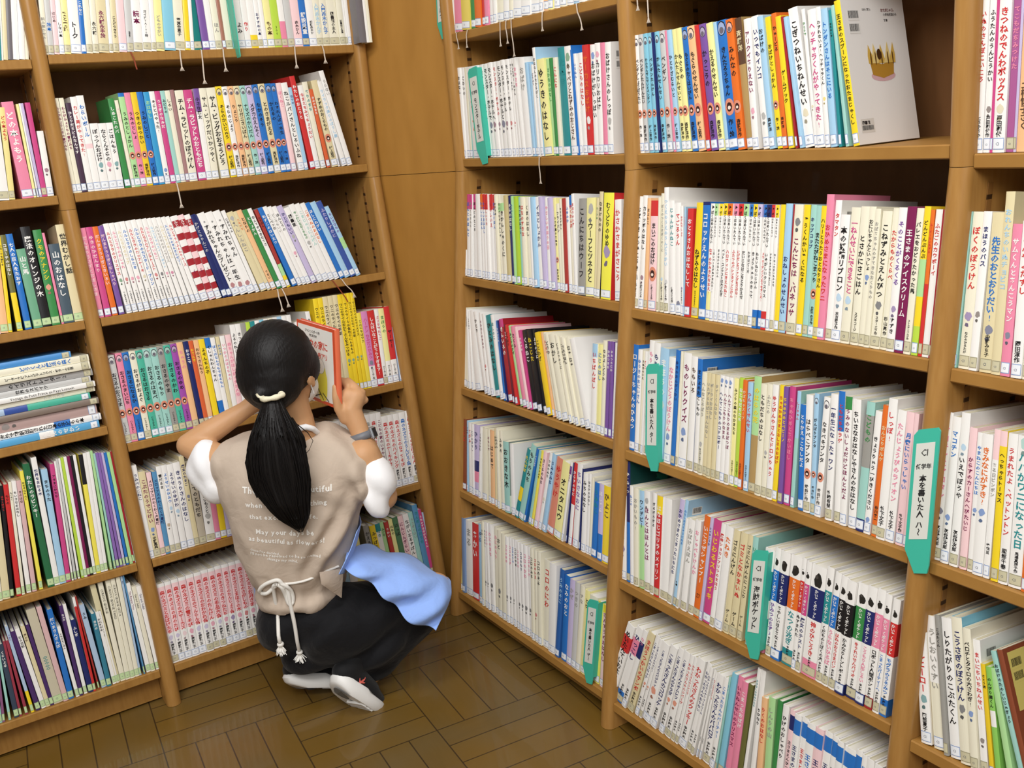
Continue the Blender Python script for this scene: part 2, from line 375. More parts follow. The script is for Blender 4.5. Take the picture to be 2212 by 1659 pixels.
    def letters(s, col, z0, z1, wf=.70):                # fractions of the height, measured from the top
        for V, F in vtext(s, t*wf, (z1-z0)*h): flat(np.stack([V[:, 0]+t/2, V[:, 1]+h*(1-z0)], 1), F, col)
    def blob(f, col, k=.36):
        col = tuple(c*.7+.22 for c in col); k *= .85; P, F = disc(t/2, h*(1-f), t*k, t*k*1.25, 12, .18); spine(P, F, col)
        P, F = disc(t*.45, h*(1-f)-t*.75, t*k*.6, t*k*.6, 9, .25); spine(P, F, tuple(x*.45 for x in col), .0003)
    q = opt.get('q', .09); end = .86
    if 'a' in opt: end = .74
    if 'o' in opt:
        P, F = disc(t/2, h*.335, t*.5, t*.66, 18); spine(P, F, hexc('DC8E74'))
        P, F = disc(t/2, h*.335, t*.3, t*.36, 12); spine(P, F, hexc('3A1D1A'), .0003)
        P, F = disc(t/2, h*.335-t*.05, t*.17, t*.15, 10); spine(P, F, hexc('F0DCD0'), .0004)
        end = .58; q = max(q, .2)
        if 'a' not in opt: opt['a'] = rnd.choice(['斉藤洋作', '村上勉作', '作・絵'])
    if 'f' in opt:
        P, F = disc(t/2, h*.94, t*.44, t*.55, 16); spine(P, F, hexc('26262A')); P, F = disc(t/2, h*.938, t*.37, t*.47, 16); spine(P, F, tuple(min(1, c*.6+.3) for c in base), .0003)
        P, F = disc(t/2, h*.925, t*.24, t*.26, 10); spine(P, F, hexc('6A6570'), .0004)
    for k in ('i', 'i2'):
        if k in opt:
            v = opt[k]; c, f = (v.split('@')+['.6'])[:2]; blob(float(f), PAL[c]); f = float(f)
            if f > .45: end = min(end, f-.05)
            elif f < .3: q = max(q, f+.06)
            else: end = min(end, f-.03)
    if 'chk' in opt: letters('ルルとララ', PAL['W'], .02, .2); q, end = .62, .74
    if 'kp' in opt:
        P, F = disc(t/2, h*.87, t*.3, t*.42, 12, .2); spine(P, F, hexc('2A2826')); P, F = disc(t*.4, h*.9, t*.12, t*.12, 8); spine(P, F, hexc('4A4642'), .0003)
        letters('かいぞくポケット', PAL['W'], .21, .47, .6); letters(ti, PAL[tc], .5, .81, .85); letters('寺村輝夫', PAL['D'], .82, .91, .55)
    elif 'ser' in opt:
        letters('ぼくはめいたんてい', PAL['D'], .06, .34, .55); letters(ti, PAL[tc], .38, .78, .6); P, F = disc(t/2, h*.97, t*.3, t*.35, 3); spine(P, F, PAL['D'])
    elif ti:
        if 'kp2' in opt: q = .28
        letters(ti, PAL[tc or 'D'], q, end)
    if 'a' in opt and 'kp' not in opt: letters(opt['a'], PAL['D'] if sum(base) > .5 else PAL['W'], .76 if 'o' not in opt else .76, .9, .55)
    # art on the front board that a gap lets one see
    def side(P2, F, col, off=.0002):
        C.add(np.stack([np.full(len(P2), t+off), -P2[:, 0], P2[:, 1]], 1), F, col)
    def quad(x0, x1, z0, z1): return np.array([(x0, z0), (x1, z0), (x1, z1), (x0, z1)]), [(0, 1, 2, 3)]
    if 'ylab' in opt: side(*quad(.010, dep*.75, h*.58, h*.97), hexc('D9CB72'))
    if 'crown' in opt or 'bar' in opt or 'ylab' in opt:
        for zt in (.925, .835):
            side(*quad(.014, .04, h*zt-.016, h*zt), hexc('E9E7E2' if 'ylab' not in opt else 'D9CB72'), .0003)
            x = .0155
            for i in range(18):
                w = rnd.choice((.0005, .0008, .0011)); side(*quad(x, x+w, h*zt-.0125, h*zt-.001), PAL['D'], .0004); x += w+rnd.choice((.0004, .0007))
    if 'crown' in opt:
        side(*quad(.011, .043, .018, .040), hexc('DCD8D0'))
        for V, F in htext('図書館', .0065)[0]: side(V+np.array([.014, .0315]), F, PAL['D'], .0004)
        x = .013
        for i in range(22):
            w = rnd.choice((.0004, .0007, .001)); side(*quad(x, x+w, .022, .0295), PAL['D'], .0004); x += w+rnd.choice((.0003, .0006))
        for V, F in htext('おたまじゃくし', .0058)[0]: side(V+np.array([.095, h*.91]), F, hexc('7A3A3A'), .0004)
        for i, s in enumerate(('ISBN 定価', '小学校初級から', '対象')):
            for V, F in htext(s, .0048)[0]: side(V+np.array([.05+.05*(i > 0), h*.92-.009*i]), F, hexc('55504E'), .0004)
        gx, gz = .082, .118
        g1, g2, g3 = hexc('D8B255'), hexc('B98A34'), hexc('E8CE86')
        P, F = disc(gx, gz-.012, .030, .009, 20); side(P, F, hexc('D9B0B4'))
        side(np.array([(gx-.026, gz-.01), (gx, gz-.016), (gx+.026, gz-.01), (gx+.03, gz+.012), (gx, gz+.006), (gx-.03, gz+.012)]), [tuple(range(6))], g2, .0004)
        for i, (px, ph) in enumerate(((-.026, .03), (-.015, .032), (0, .03), (.015, .034), (.027, .033))):
            side(np.array([(gx+px*.9-.009, gz+.008), (gx+px*.9+.009, gz+.008), (gx+px*1.05+.006, gz+.02), (gx+px*1.15, gz+.008+ph), (gx+px*1.05-.006, gz+.02)]), [tuple(range(5))], g3 if i % 2 else g1, .0005+.0001*i)
            P, F = disc(gx+px*1.02, gz+.016, .0016, .011, 8); side(P, F, hexc('6A4A22'), .0011)
        P, F = disc(gx-.006, gz+.022, .0055, .009, 10); side(P, F, hexc('4A3018'), .0012)
    if opt.get('cov') == 'Z':
        for i in range(34):
            x, z = rnd.uniform(.01, dep-.02), rnd.uniform(h*.4, h-.01); a = rnd.uniform(0, 3.1); L = rnd.uniform(.012, .03)
            D = np.array([(-1, 0), (-.3, .35), (.5, .3), (1, 0), (.4, -.3), (-.4, -.33)])*L
            D = np.stack([D[:, 0]*math.cos(a)-D[:, 1]*math.sin(a), D[:, 0]*math.sin(a)+D[:, 1]*math.cos(a)], 1)+np.array([x, min(z, h-L-.003)]); side(np.clip(D, [.003, .003], [dep-.003, h-.003]), [tuple(range(6))], hexc(rnd.choice(('1E6A5E', '2A7A66', '16504C'))), .0003+i*.00001)
    if opt.get('cov') == 'Z2':
        side(*quad(0, dep, h*.02, h*.25), hexc('B9C6B4'))
        for x, z, r in ((.055, .155, .017), (.048, .125, .017), (.075, .14, .015), (.06, .095, .016)):
            P, F = disc(x, z, r, r, 14, .12); side(P, F, hexc('EFECE2'), .0003); P, F = disc(x+.003, z-.002, r*.45, r*.45, 10, .15); side(P, F, hexc('B4603A'), .0005)
        side(*quad(.012, .07, h*.93, h*.955), hexc('D8CF4E'), .0003)
    # page block
    Pg = MB(); pc = rnd.choice(PAPER)
    Pg.v = []; box(Pg, (ct+.0002, -dep+.003, .0025), (t-ct-.0002, -bul-ct-.0006, h-.0028), pc)
    # call-number label
    Lb = MB()
    if st != 'n':
        z0, z1 = .004, .020
        if st == 'g': fr, inner = hexc('9CBF86'), hexc('C4DCA8')
        elif st == 't' and (sp[0] in 'KISs' or rnd.random() < .45): fr, inner = hexc('A09A7E'), hexc('CBC5A6')
        else: fr, inner = hexc('8FA4CC'), hexc('EDF1F6')
        X = np.linspace(t*.04, t*.96, 5)
        def strip(xa, za, zb, col, off):
            V = [(x, ys(x)+off, za) for x in xa]+[(x, ys(x)+off, zb) for x in xa]; k = len(xa)
            Lb.add(V, [(i, i+1, k+i+1, k+i) for i in range(k-1)], col)
        strip(X, z0, z1, fr, .00035); strip(np.linspace(t*.04+.0007, t*.96-.0007, 5), z0+.0012, z1-.0012, inner, .0005)
        if t > .008:
            for V, F in htext('C1', min(.006, t*.34))[0]:
                x = np.clip(V[:, 0]+t*.3, .0005, t-.0005); Lb.add(np.stack([x, -bul*(2*x/t-1)**2+.0006, V[:, 1]+.0098], 1), F, hexc('54586A'))
    return C, Pg, Lb, opt
BAYNAME = dict(L0='flat-stack bay', L1='person bay', T='corner-panel bay', U='crown-book bay', V='last bay')
SHELFNAME = {1: 'top shelf', 2: 'second shelf', 3: 'third shelf', 4: 'fourth shelf', 5: 'fifth shelf', 6: 'bottom shelf'}
def ordn(n): return f"{n}{'th' if 10 < n % 100 < 14 else {1: 'st', 2: 'nd', 3: 'rd'}.get(n % 10, 'th')}"
def parse(data):
    rows = []
    for ln in data.strip().split('\n'):
        if ln[0] == '#':
            i, w, bay, k, d, st = ln[1:].split(); rows.append(dict(id=i, w=w, bay=bay, k=int(k), d=int(d)/1000, st=st, b=[]))
        else:
            own = ln[0] == '!'; f = ln.lstrip('!').split('|'); f += ['']*(5-len(f)); u, tl, t, h = map(float, f[0].split(','))
            rows[-1]['b'].append((u/1000, tl, t/1000, h/1000, f[1], f[2], f[3], f[4], own))
    return rows
def build_books():
    rows = parse(DATA); stuff = MB(); count = {}
    shelfrows = {}
    for r in rows: shelfrows.setdefault((r['bay'], r['k']), []).append(r)
    for (bay, k), rs in shelfrows.items():
        books = [(b, r) for r in rs for b in r["b"]]; NB = len(books)
        fr = FR[rs[0]['w'], k > 2]; s0 = SH[bay, k]+.0006
        for j, (b, r) in enumerate(books):
            u, tl, t, h, sp, tc, ti, ex, own = b; rnd = random.Random(j*31+k*977+ord(bay[0]))
            dep = r['d']*rnd.uniform(.96, 1.04)
            C, Pg, Lb, opt = book_geo(t, h, dep, sp, tc, ti, ex, r['st'], rnd)
            a = -math.atan(tl); ca, sa = math.cos(a), math.sin(a)
            lift = t*max(0., math.sin(math.atan(tl)))  # a leaning book stands on one lower corner
            yo = -.006+(rnd.uniform(-.005, .0) if k != 0 else 0)+(.05 if 'out60' in opt else 0)
            o3 = fr.p(u, yo, s0+lift); U, N, S = fr.U, fr.N, fr.S
            loc = Matrix(((U.x, -N.x, S.x, o3.x), (U.y, -N.y, S.y, o3.y), (U.z, -N.z, S.z, o3.z), (0, 0, 0, 1))) @ Matrix.Rotation(math.atan(tl), 4, 'Y')
            for q in (C, Pg, Lb): q.xform(lambda V: V*np.array([1, -1, 1]))
            if own:
                o = put('book', C.mesh('book_cover', M_COVER)); o.matrix_world = loc
                put('page_block', Pg.mesh('page_block', M_PAPER), o)
                if Lb.n: put('call_number_label', Lb.mesh('call_number_label', M_LABEL), o)
                look = cname(sp)
                pre = ('fat ' if t > .022 else 'slim ' if t < .0075 else '')+('tall ' if h > .24 else 'short ' if h < .18 else '')
                lab = f'{pre}{look} book'
                if 'crown' in opt: lab += ', crown drawing'
                elif 'o' in opt: lab += ', orange badge'
                elif 'kp' in opt: lab += f', {cname(opt["kp"])} band'
                elif ti: lab += f', {cname(tc or "D")} title'
                elif 'cov' in opt and opt['cov'] != sp: lab += f', {cname(opt["cov"])} sides'
                seq = j if r['w'] == 'R' else NB-1-j                   # place counted from the corner end
                names = [cname(bb[4]) for bb, _ in books]
                if r['w'] == 'L': names = names[::-1]
                marks = [i for i, nme in enumerate(names) if names.count(nme) == 1]
                if seq in marks: lab = 'only '+lab
                cand = [(seq+1, f'{ordn(seq+1)} from corner end'), (NB-seq, f'{ordn(NB-seq)} from far end')]
                for mk in marks:
                    if mk != seq:
                        q = abs(mk-seq); first = f'{ordn(q)} from' if q > 1 else 'beside'
                        cand.append((q+.5, f'{first} {names[mk]} book '+('away from corner' if seq > mk else 'toward corner')))
                tail = ', '+min(cand)[1]+f', {SHELFNAME[k]}, {BAYNAME[bay]}'
                if len((lab+tail).split()) > 15: lab = lab.split(',')[0] if seq in marks or 'title' in lab else lab.replace('fat ', '').replace('tall ', '').replace('slim ', '')
                lab += tail
                if len(lab.split()) > 16: lab = lab.replace('only ', '').replace('fat ', '').replace('tall ', '')
                o['label'] = lab; o['category'] = 'book'; o['group'] = f'books on the {SHELFNAME[k]} of the {BAYNAME[bay]}'
            else:
                A = np.array(loc)
                for mb, mi in ((C, 0), (Pg, 1), (Lb, 2)):
                    mb.xform(lambda V: V @ A[:3, :3].T+A[:3, 3]); stuff.merge(mb, mi)
    o = put('books', stuff.mesh('books', [M_COVER, M_PAPER, M_LABEL]), label='many smaller picture books filling the rest of the shelves', category='books', kind='stuff')
# ---------------------------------------------------------------- the person
from mathutils import noise as mnoise
HD = Vector((0.52451, 0.85141, 0))                     # the way the person faces
RT = Vector((HD.y, -HD.x, 0)); UPV = Vector((0, 0, 1))
def V3(t): return Vector(t)
def bake(bm_or_me, name, voxel, smooth, mats, it=8, factor=.5):
    me = bpy.data.meshes.new(name)
    bm_or_me.to_mesh(me); bm_or_me.free()
    o = bpy.data.objects.new(name+'_tmp', me); COL.objects.link(o)
    r = o.modifiers.new('r', 'REMESH'); r.mode = 'VOXEL'; r.voxel_size = voxel
    s = o.modifiers.new('s', 'SMOOTH'); s.factor = factor; s.iterations = smooth
    dg = bpy.context.evaluated_depsgraph_get(); out = bpy.data.meshes.new_from_object(o.evaluated_get(dg)); out.name = name
    bpy.data.objects.remove(o); bpy.data.meshes.remove(me)
    out.materials.clear()
    for m in (mats if isinstance(mats, list) else [mats]): out.materials.append(m)
    out.polygons.foreach_set('use_smooth', np.ones(len(out.polygons), bool))
    return out
def capsule(bm, p0, r0, p1, r1, seg=16):
    p0, p1 = Vector(p0), Vector(p1)
    d = (p1-p0); L = d.length
    bmesh.ops.create_icosphere(bm, subdivisions=3, radius=r0, matrix=Matrix.Translation(p0))
    if L < 1e-5: return
    bmesh.ops.create_icosphere(bm, subdivisions=3, radius=r1, matrix=Matrix.Translation(p1))
    q = d.to_track_quat('Z', 'Y').to_matrix().to_4x4()
    k = (r0-r1)/L; k = max(-.9, min(.9, k)); ca = math.sqrt(1-k*k)          # tangent cone
    bmesh.ops.create_cone(bm, cap_ends=True, segments=seg, radius1=r0*ca, radius2=r1*ca, depth=L+(r1-r0)*k*0, matrix=Matrix.Translation((p0+p1)/2) @ q)
def chain(bm, pts):
    for (a, ra), (b, rb) in zip(pts[:-1], pts[1:]): capsule(bm, a, ra, b, rb)
def ell(bm, c, ax, R=None, sub=4):
    M = Matrix.Translation(Vector(c)) @ (R.to_4x4() if R else Matrix.Identity(4)) @ Matrix.Diagonal((*ax, 1))
    bmesh.ops.create_icosphere(bm, subdivisions=sub, radius=1, matrix=M)
BODYR = Matrix((RT, HD, UPV)).transposed()           # columns: right, forward, up
def cloth_mat(name, col, rough=.85, scale=900, strength=.25, fold=0):
    m = mat(name, col, rough, spec=.25); b = m.node_tree.nodes['Principled BSDF']
    b.inputs['Sheen Weight'].default_value = .1
    tc = nd(m, 'ShaderNodeTexCoord'); n = nd(m, 'ShaderNodeTexNoise'); n.inputs['Scale'].default_value = scale; n.inputs['Detail'].default_value = 2; lk(m, tc.outputs['Object'], n.inputs['Vector'])
    bp = nd(m, 'ShaderNodeBump'); bp.inputs['Strength'].default_value = strength; bp.inputs['Distance'].default_value = .001; lk(m, n.outputs[0], bp.inputs['Height'])
    if fold:
        n2 = nd(m, 'ShaderNodeTexNoise'); n2.inputs['Scale'].default_value = 22; n2.inputs['Detail'].default_value = 3; n2.inputs['Distortion'].default_value = .6; lk(m, tc.outputs['Object'], n2.inputs['Vector'])
        b2 = nd(m, 'ShaderNodeBump'); b2.inputs['Strength'].default_value = fold; b2.inputs['Distance'].default_value = .02; lk(m, n2.outputs[0], b2.inputs['Height']); lk(m, bp.outputs[0], b2.inputs['Normal']); lk(m, b2.outputs[0], b.inputs['Normal'])
    else: lk(m, bp.outputs[0], b.inputs['Normal'])
    return m
M_SKIN = mat('skin', hexc('C99A70'), .5, spec=.35)
M_SKIN.node_tree.nodes['Principled BSDF'].inputs['Subsurface Weight'].default_value = .12
M_SKIN.node_tree.nodes['Principled BSDF'].inputs['Subsurface Radius'].default_value = (.01, .004, .002)
M_NAIL = mat('nail', hexc('DDB49A'), .3)
def hair_mat():
    m = mat('hair', hexc('0F0C0C'), .52, spec=.28); b = m.node_tree.nodes['Principled BSDF']
    tc = nd(m, 'ShaderNodeTexCoord'); mp = nd(m, 'ShaderNodeMapping'); mp.inputs['Scale'].default_value = (260, 260, 14); lk(m, tc.outputs['Object'], mp.inputs[0])
    n = nd(m, 'ShaderNodeTexNoise'); n.inputs['Scale'].default_value = 1; n.inputs['Detail'].default_value = 3; lk(m, mp.outputs[0], n.inputs['Vector'])
    bp = nd(m, 'ShaderNodeBump'); bp.inputs['Strength'].default_value = .5; bp.inputs['Distance'].default_value = .002; lk(m, n.outputs[0], bp.inputs['Height']); lk(m, bp.outputs[0], b.inputs['Normal'])
    return m
M_HAIR = hair_mat()
M_TUNIC = cloth_mat('beige_cloth', hexc('C2B1A0'), .9, fold=.22)
M_TEE = cloth_mat('white_jersey', hexc('F4F4F6'), .85, fold=.08)
M_PANTS = cloth_mat('black_cloth', hexc('0D0D11'), .8, fold=.3)
M_APRON = cloth_mat('blue_cloth', hexc('96B8FA'), .75, fold=.2)
M_CORD = cloth_mat('white_cord', hexc('F2EFE8'), .85, 1500, .6)
M_SOLE = mat('shoe_rubber', hexc('ECEBE8'), .55); M_UPPER = cloth_mat('shoe_knit', hexc('141416'), .7, 1400, .5)
M_GREY = mat('shoe_insert', hexc('6E6E6C'), .7); M_LOGO = mat('shoe_mark', hexc('E06A5E'), .5); M_LETTER = mat('print_white', hexc('F3F0EA'), .6)
M_WATCH = mat('watch_strap', hexc('6E7076'), .5); M_STEEL = mat('watch_case', hexc('C9CCD0'), .25); M_STEEL.node_tree.nodes['Principled BSDF'].inputs['Metallic'].default_value = .8
M_SCR = cloth_mat('hair_tie', hexc('E9E2C6'), .9, 700, .8); M_MASK = mat('mask_cloth', hexc('F0F0F0'), .9)
M_EYE = mat('eye', hexc('F2F0EC'), .2); M_IRIS = mat('iris', hexc('1D1410'), .2)
def build_person():
    head = V3((0.3145, -0.3669, 0.8523)); 
    hup = (UPV*.97-RT*.05+HD*.12).normalized(); hf = (HD*.93+RT*.28-UPV*.16); hf = (hf-hup*hf.dot(hup)).normalized(); hr = hf.cross(hup)
    HR = Matrix((hr, hf, hup)).transposed()
    def H(x, y, z): return head+hr*x+hf*y+hup*z
    neck0, neck1 = V3((0.3276, -0.3808, 0.7284)), V3((0.3274, -0.3925, 0.6624))
    shL, shR = V3((0.1587, -0.2768, 0.6459)), V3((0.4514, -0.4571, 0.6236))
    elL, wrL, haL = V3((0.1132, -0.2135, 0.6770)), V3((0.2511, -0.2456, 0.7411)), V3((0.3090, -0.2520, 0.7704))
    elR, wrR = V3((0.4815, -0.4757, 0.5181)), V3((0.4632, -0.4233, 0.6791))
    pel = V3((0.3032, -0.3306, 0.2571))
    kneeR, kneeL = V3((0.5922, -0.4734, 0.2355)), V3((0.3078, -0.1690, 0.1932))
    bm = bmesh.new()
    # torso core, kept inside the clothes
    chain(bm, [(pel, .085), (V3((0.3044, -0.3313, 0.3950)), .075), (V3((0.3164, -0.3387, 0.5398)), .085), (V3((0.3230, -0.3604, 0.6267)), .06)])
    chain(bm, [(shL, .036), (V3((0.3202, -0.3645, 0.6343)), .045), (shR, .036)])
    chain(bm, [(neck1, .043), (neck0, .040), (H(0, -.01, -.04), .05)])
    # head: skull, face, jaw, nose, ears
    ell(bm, H(0, -.012, .018), (.072, .088, .088), HR); ell(bm, H(0, .022, -.03), (.060, .064, .075), HR); ell(bm, H(0, .05, -.082), (.03, .03, .022), HR)
    capsule(bm, H(0, .083, -.005), .008, H(0, .096, -.032), .011)
    for s in (-1, 1):
        ell(bm, H(s*.070, -.002, -.020), (.009, .020, .030), HR, 3); capsule(bm, H(s*.07, .004, -.043), .008, H(s*.07, .004, -.046), .007)
    # left arm: raised, forearm behind the head; hand against the cheek
    chain(bm, [(shL, .038), ((shL+elL)/2, .035), (elL, .029)])
    chain(bm, [(elL, .029), (elL.lerp(wrL, .35), .0305), (wrL, .021)])
    chain(bm, [(wrL, .021), (wrL.lerp(haL, .6), .024), (haL, .022)])
    for i in range(4):
        k = haL+hup*(.026-.017*i)+hf*.006; chain(bm, [(haL.lerp(wrL, .2), .013), (k, .0088), (k+hr*.022+hf*.016, .0082), (k+hr*.026+hf*.036, .0072)])
    chain(bm, [(wrL.lerp(haL, .5), .013), (haL+hup*.02-hf*.012, .010), (haL+hup*.042+hr*.008, .0085)])
    # right arm: elbow low, hand up holding the book by its spine
    chain(bm, [(shR, .040), (shR.lerp(elR, .5), .040), (elR, .034)])
    chain(bm, [(elR, .034), (elR.lerp(wrR, .3), .036), (elR.lerp(wrR, .75), .028), (wrR, .0225)])
    palm = V3((0.4544, -0.4061, 0.7274)); kn = V3((0.4717, -0.4050, 0.7545))
    chain(bm, [(wrR, .023), (palm, .026), (kn, .024)])
    ell(bm, V3((0.4544, -0.4037, 0.7465)), (.029, .018, .034), BODYR, 3)
    # fingers: four, bent round behind the spine, unequal
    for kx, ky, mx, my, tx, ty, r in ((752, 834, 738, 822, 729, 833, .0084), (768, 838, 752, 823, 737, 838, .0088), (781, 848, 763, 836, 740, 856, .0086), (788, 864, 772, 858, 745, 874, .0076)):
        e = -.062
        pts = {752: ((0.4623, -0.3910, 0.7816), (0.4566, -0.3687, 0.7926), (0.4505, -0.3532, 0.7784)), 768: ((0.4768, -0.3999, 0.7755), (0.4696, -0.3767, 0.7901), (0.4574, -0.3575, 0.7719)), 781: ((0.4878, -0.4067, 0.7628), (0.4785, -0.3822, 0.7742), (0.4580, -0.3578, 0.7508)), 788: ((0.4925, -0.4096, 0.7438), (0.4843, -0.3858, 0.7480), (0.4606, -0.3594, 0.7294))}
        K, M_, T_ = pts[kx]
        chain(bm, [(V3((0.4571, -0.4019, 0.7340)).lerp(V3(K), .55), .0125), (V3(K), r+.0018), (V3(M_), r+.0004), (V3(T_), r-.0008)])
    # thumb along the near board
    chain(bm, [(V3((0.4370, -0.4071, 0.7085)), .0135), (V3((0.4242, -0.4074, 0.7380)), .0115), (V3((0.4217, -0.4083, 0.7661)), .0098), (V3((0.4250, -0.4056, 0.7899)), .0085)])
    # legs inside the trousers
    chain(bm, [(V3((0.3267, -0.3803, 0.2176)), .075), (kneeR, .042)]); chain(bm, [(kneeR, .041), (V3((0.4083, -0.4306, 0.0538)), .032)])
    chain(bm, [(V3((0.2590, -0.3386, 0.2250)), .07), (kneeL, .048)]); chain(bm, [(kneeL, .045), (V3((0.2847, -0.3309, 0.0407)), .03)])
    me = bake(bm, 'person', .0034, 3, M_SKIN)
    root = put('person', me, label='person with long black ponytail crouching in printed beige top, raising a picture book', category='person')
    for s in (-1, 1):                                             # eyes
        b2 = bmesh.new(); bmesh.ops.create_icosphere(b2, subdivisions=3, radius=.011, matrix=Matrix.Translation(H(s*.029, .072, .004))); m2 = bpy.data.meshes.new('eye'); b2.to_mesh(m2); b2.free(); m2.materials.append(M_EYE); e = put('eye', m2, root)
        b2 = bmesh.new(); bmesh.ops.create_icosphere(b2, subdivisions=2, radius=.0058, matrix=Matrix.Translation(H(s*.029, .0787, .003))); m2 = bpy.data.meshes.new('iris'); b2.to_mesh(m2); b2.free(); m2.materials.append(M_IRIS); put('iris', m2, e)
    # ---- hair drawn back to a tie
    bm = bmesh.new()
    ell(bm, H(0, -.018, .022), (.086, .096, .094), HR); ell(bm, H(-.004, -.048, -.008), (.080, .066, .082), HR); ell(bm, H(0, -.062, -.035), (.062, .05, .055), HR)
    ell(bm, H(.066, .01, .0), (.018, .045, .045), HR, 3); ell(bm, H(-.066, .01, .0), (.018, .045, .045), HR, 3)
    capsule(bm, H(.0, -.06, -.05), .045, H(-.005, -.105, -.045), .02)
    hm = bake(bm, 'hair', .005, 10, M_HAIR)
    b3 = bmesh.new(); b3.from_mesh(hm)
    inv = HR.transposed(); dele = []
    for v in b3.verts:                                            # open the face
        l = inv @ (v.co-head)
        if l.y > .052 and l.z < .052-.35*abs(l.x) and abs(l.x) < .075: dele.append(v)
        elif l.y > .03 and l.z < -.05: dele.append(v)
    bmesh.ops.delete(b3, geom=dele, context='VERTS')
    for v in b3.verts:                                            # combed ridges towards the tie
        l = inv @ (v.co-head); a = math.atan2(l.x, l.z+.045); v.co += v.normal*(0.0005*math.sin(a*70+3*mnoise.noise(v.co*20)))
    b3.to_mesh(hm); b3.free(); put('hair', hm, root)
    # ponytail: a lofted lock with combed ridges and loose strands
    tail = [((0.2517, -0.4691, 0.8173), .016), ((0.2457, -0.4772, 0.8032), .022), ((0.2385, -0.4904, 0.7724), .036), ((0.2331, -0.4988, 0.7274), .055), ((0.2294, -0.5024, 0.6753), .064), ((0.2313, -0.5036, 0.6260), .062), ((0.2383, -0.5079, 0.5812), .047), ((0.2459, -0.5102, 0.5497), .034), ((0.2533, -0.5113, 0.5276), .016), ((0.2566, -0.5121, 0.5145), .003)]
    P = [np.array(p) for p, _ in tail]; R_ = [r for _, r in tail]; NS, NA = 60, 72
    ts = np.linspace(0, len(P)-1, NS)
    def cr(A, t):
        i = min(int(t), len(A)-2); f = t-i; p0, p1, p2, p3 = A[max(i-1, 0)], A[i], A[i+1], A[min(i+2, len(A)-1)]
        return .5*((2*p1)+(-p0+p2)*f+(2*p0-5*p1+4*p2-p3)*f*f+(-p0+3*p1-3*p2+p3)*f**3)
    Vv = []; rt, hd = np.array(RT), np.array(HD)
    for i, t in enumerate(ts):
        c = cr(P, t); r = max(cr(R_, t), .0015)
        for j in range(NA):
            a = 2*math.pi*j/NA; w = r*(1+.06*math.sin(j*7.3+t*.7)+.05*math.sin(j*3.1+1)); dp = min(r*.62, .03)*(1+.05*math.sin(j*5.1+t))
            Vv.append(c+rt*w*math.cos(a)+hd*dp*math.sin(a)+np.array([0, 0, .004*math.sin(j*2.7)*(t/9)]))
    mb = MB(); mb.add(Vv, [(i*NA+j, i*NA+(j+1) % NA, (i+1)*NA+(j+1) % NA, (i+1)*NA+j) for i in range(NS-1) for j in range(NA)], None)
    rs = random.Random(3)
    def tube(mb, pts, r0, r1, n=5):
        pts = [np.array(p, float) for p in pts]; base = sum(len(x) for x in mb.v); Vs = []
        for i, p in enumerate(pts):
            d = pts[min(i+1, len(pts)-1)]-pts[max(i-1, 0)]; d = d/(np.linalg.norm(d)+1e-9); a = np.cross(d, [.3, .2, 1.]); a = a if np.linalg.norm(a) > 1e-3 else np.cross(d, [1., 0, 0]); a /= np.linalg.norm(a); b_ = np.cross(d, a); r = r0+(r1-r0)*i/(len(pts)-1)
            for j in range(n): Vs.append(p+a*r*math.cos(2*math.pi*j/n)+b_*r*math.sin(2*math.pi*j/n))
        F = [(i*n+j, i*n+(j+1) % n, (i+1)*n+(j+1) % n, (i+1)*n+j) for i in range(len(pts)-1) for j in range(n)]+[tuple(range(n)), tuple(range((len(pts)-1)*n, len(pts)*n))[::-1]]
        mb.add(Vs, F, None)
    for k in range(110):                                          # strands lying on the lock
        a = rs.uniform(math.pi*1.0, math.pi*2.0); e0 = rs.uniform(.2, 3); e1 = rs.uniform(6.8, 9.2); pts = []
        for t in np.linspace(e0, min(e1, 8.95), 12):
            c = cr(P, t); r = max(cr(R_, t), .002)*(1.02+.05*math.sin(t*1.3+k)); pts.append(c+rt*r*math.cos(a)+hd*min(r*.62, .03)*1.06*math.sin(a)+np.array([0, 0, -.002*(t-4)**2*.2]))
        tube(mb, pts, .0011, .0004, 4)
    pm = mb.mesh('ponytail', M_HAIR, True); pt = put('ponytail', pm, root)
    mb = MB(); n, nn = 28, 10; c0 = np.array((0.2506, -0.4720, 0.8171))
    for i in range(n):
        pass
    tv = []
    for i in range(n):
        a = 2*math.pi*i/n; rr = .0055*(1+.15*math.sin(i*5))
        ce = c0+rt*.0235*math.cos(a)+hd*.019*math.sin(a)+np.array([0, 0, 1])*.003*math.cos(a+.4)
        for j in range(nn):
            b_ = 2*math.pi*j/nn; tv.append(ce+(rt*math.cos(a)+hd*math.sin(a))*rr*math.cos(b_)+np.array([0, 0, 1])*rr*1.1*math.sin(b_))
    mb.add(tv, [(i*nn+j, i*nn+(j+1) % nn, ((i+1) % n)*nn+(j+1) % nn, ((i+1) % n)*nn+j) for i in range(n) for j in range(nn)], None)
    tube(mb, [c0-rt*.022+hd*-.006, c0-rt*.030+hd*-.008+np.array([0, 0, .006]), c0-rt*.033+hd*-.006+np.array([0, 0, .011])], .0035, .0028, 6)
    put('hair_tie', mb.mesh('hair_tie', M_SCR, True), pt)
    mb = MB()                                                     # loose locks at the nape and by the ear
    tube(mb, [(0.2939, -0.4423, 0.7493), (0.2988, -0.4629, 0.7306), (0.3061, -0.4733, 0.7091), (0.3080, -0.4745, 0.6868), (0.2984, -0.4686, 0.6655)], .006, .0015, 6)
    tube(mb, [(0.3032, -0.4481, 0.7373), (0.3196, -0.4699, 0.7161), (0.3273, -0.4746, 0.6964), (0.3159, -0.4735, 0.6768), (0.3036, -0.4659, 0.6635)], .0012, .0006, 4)
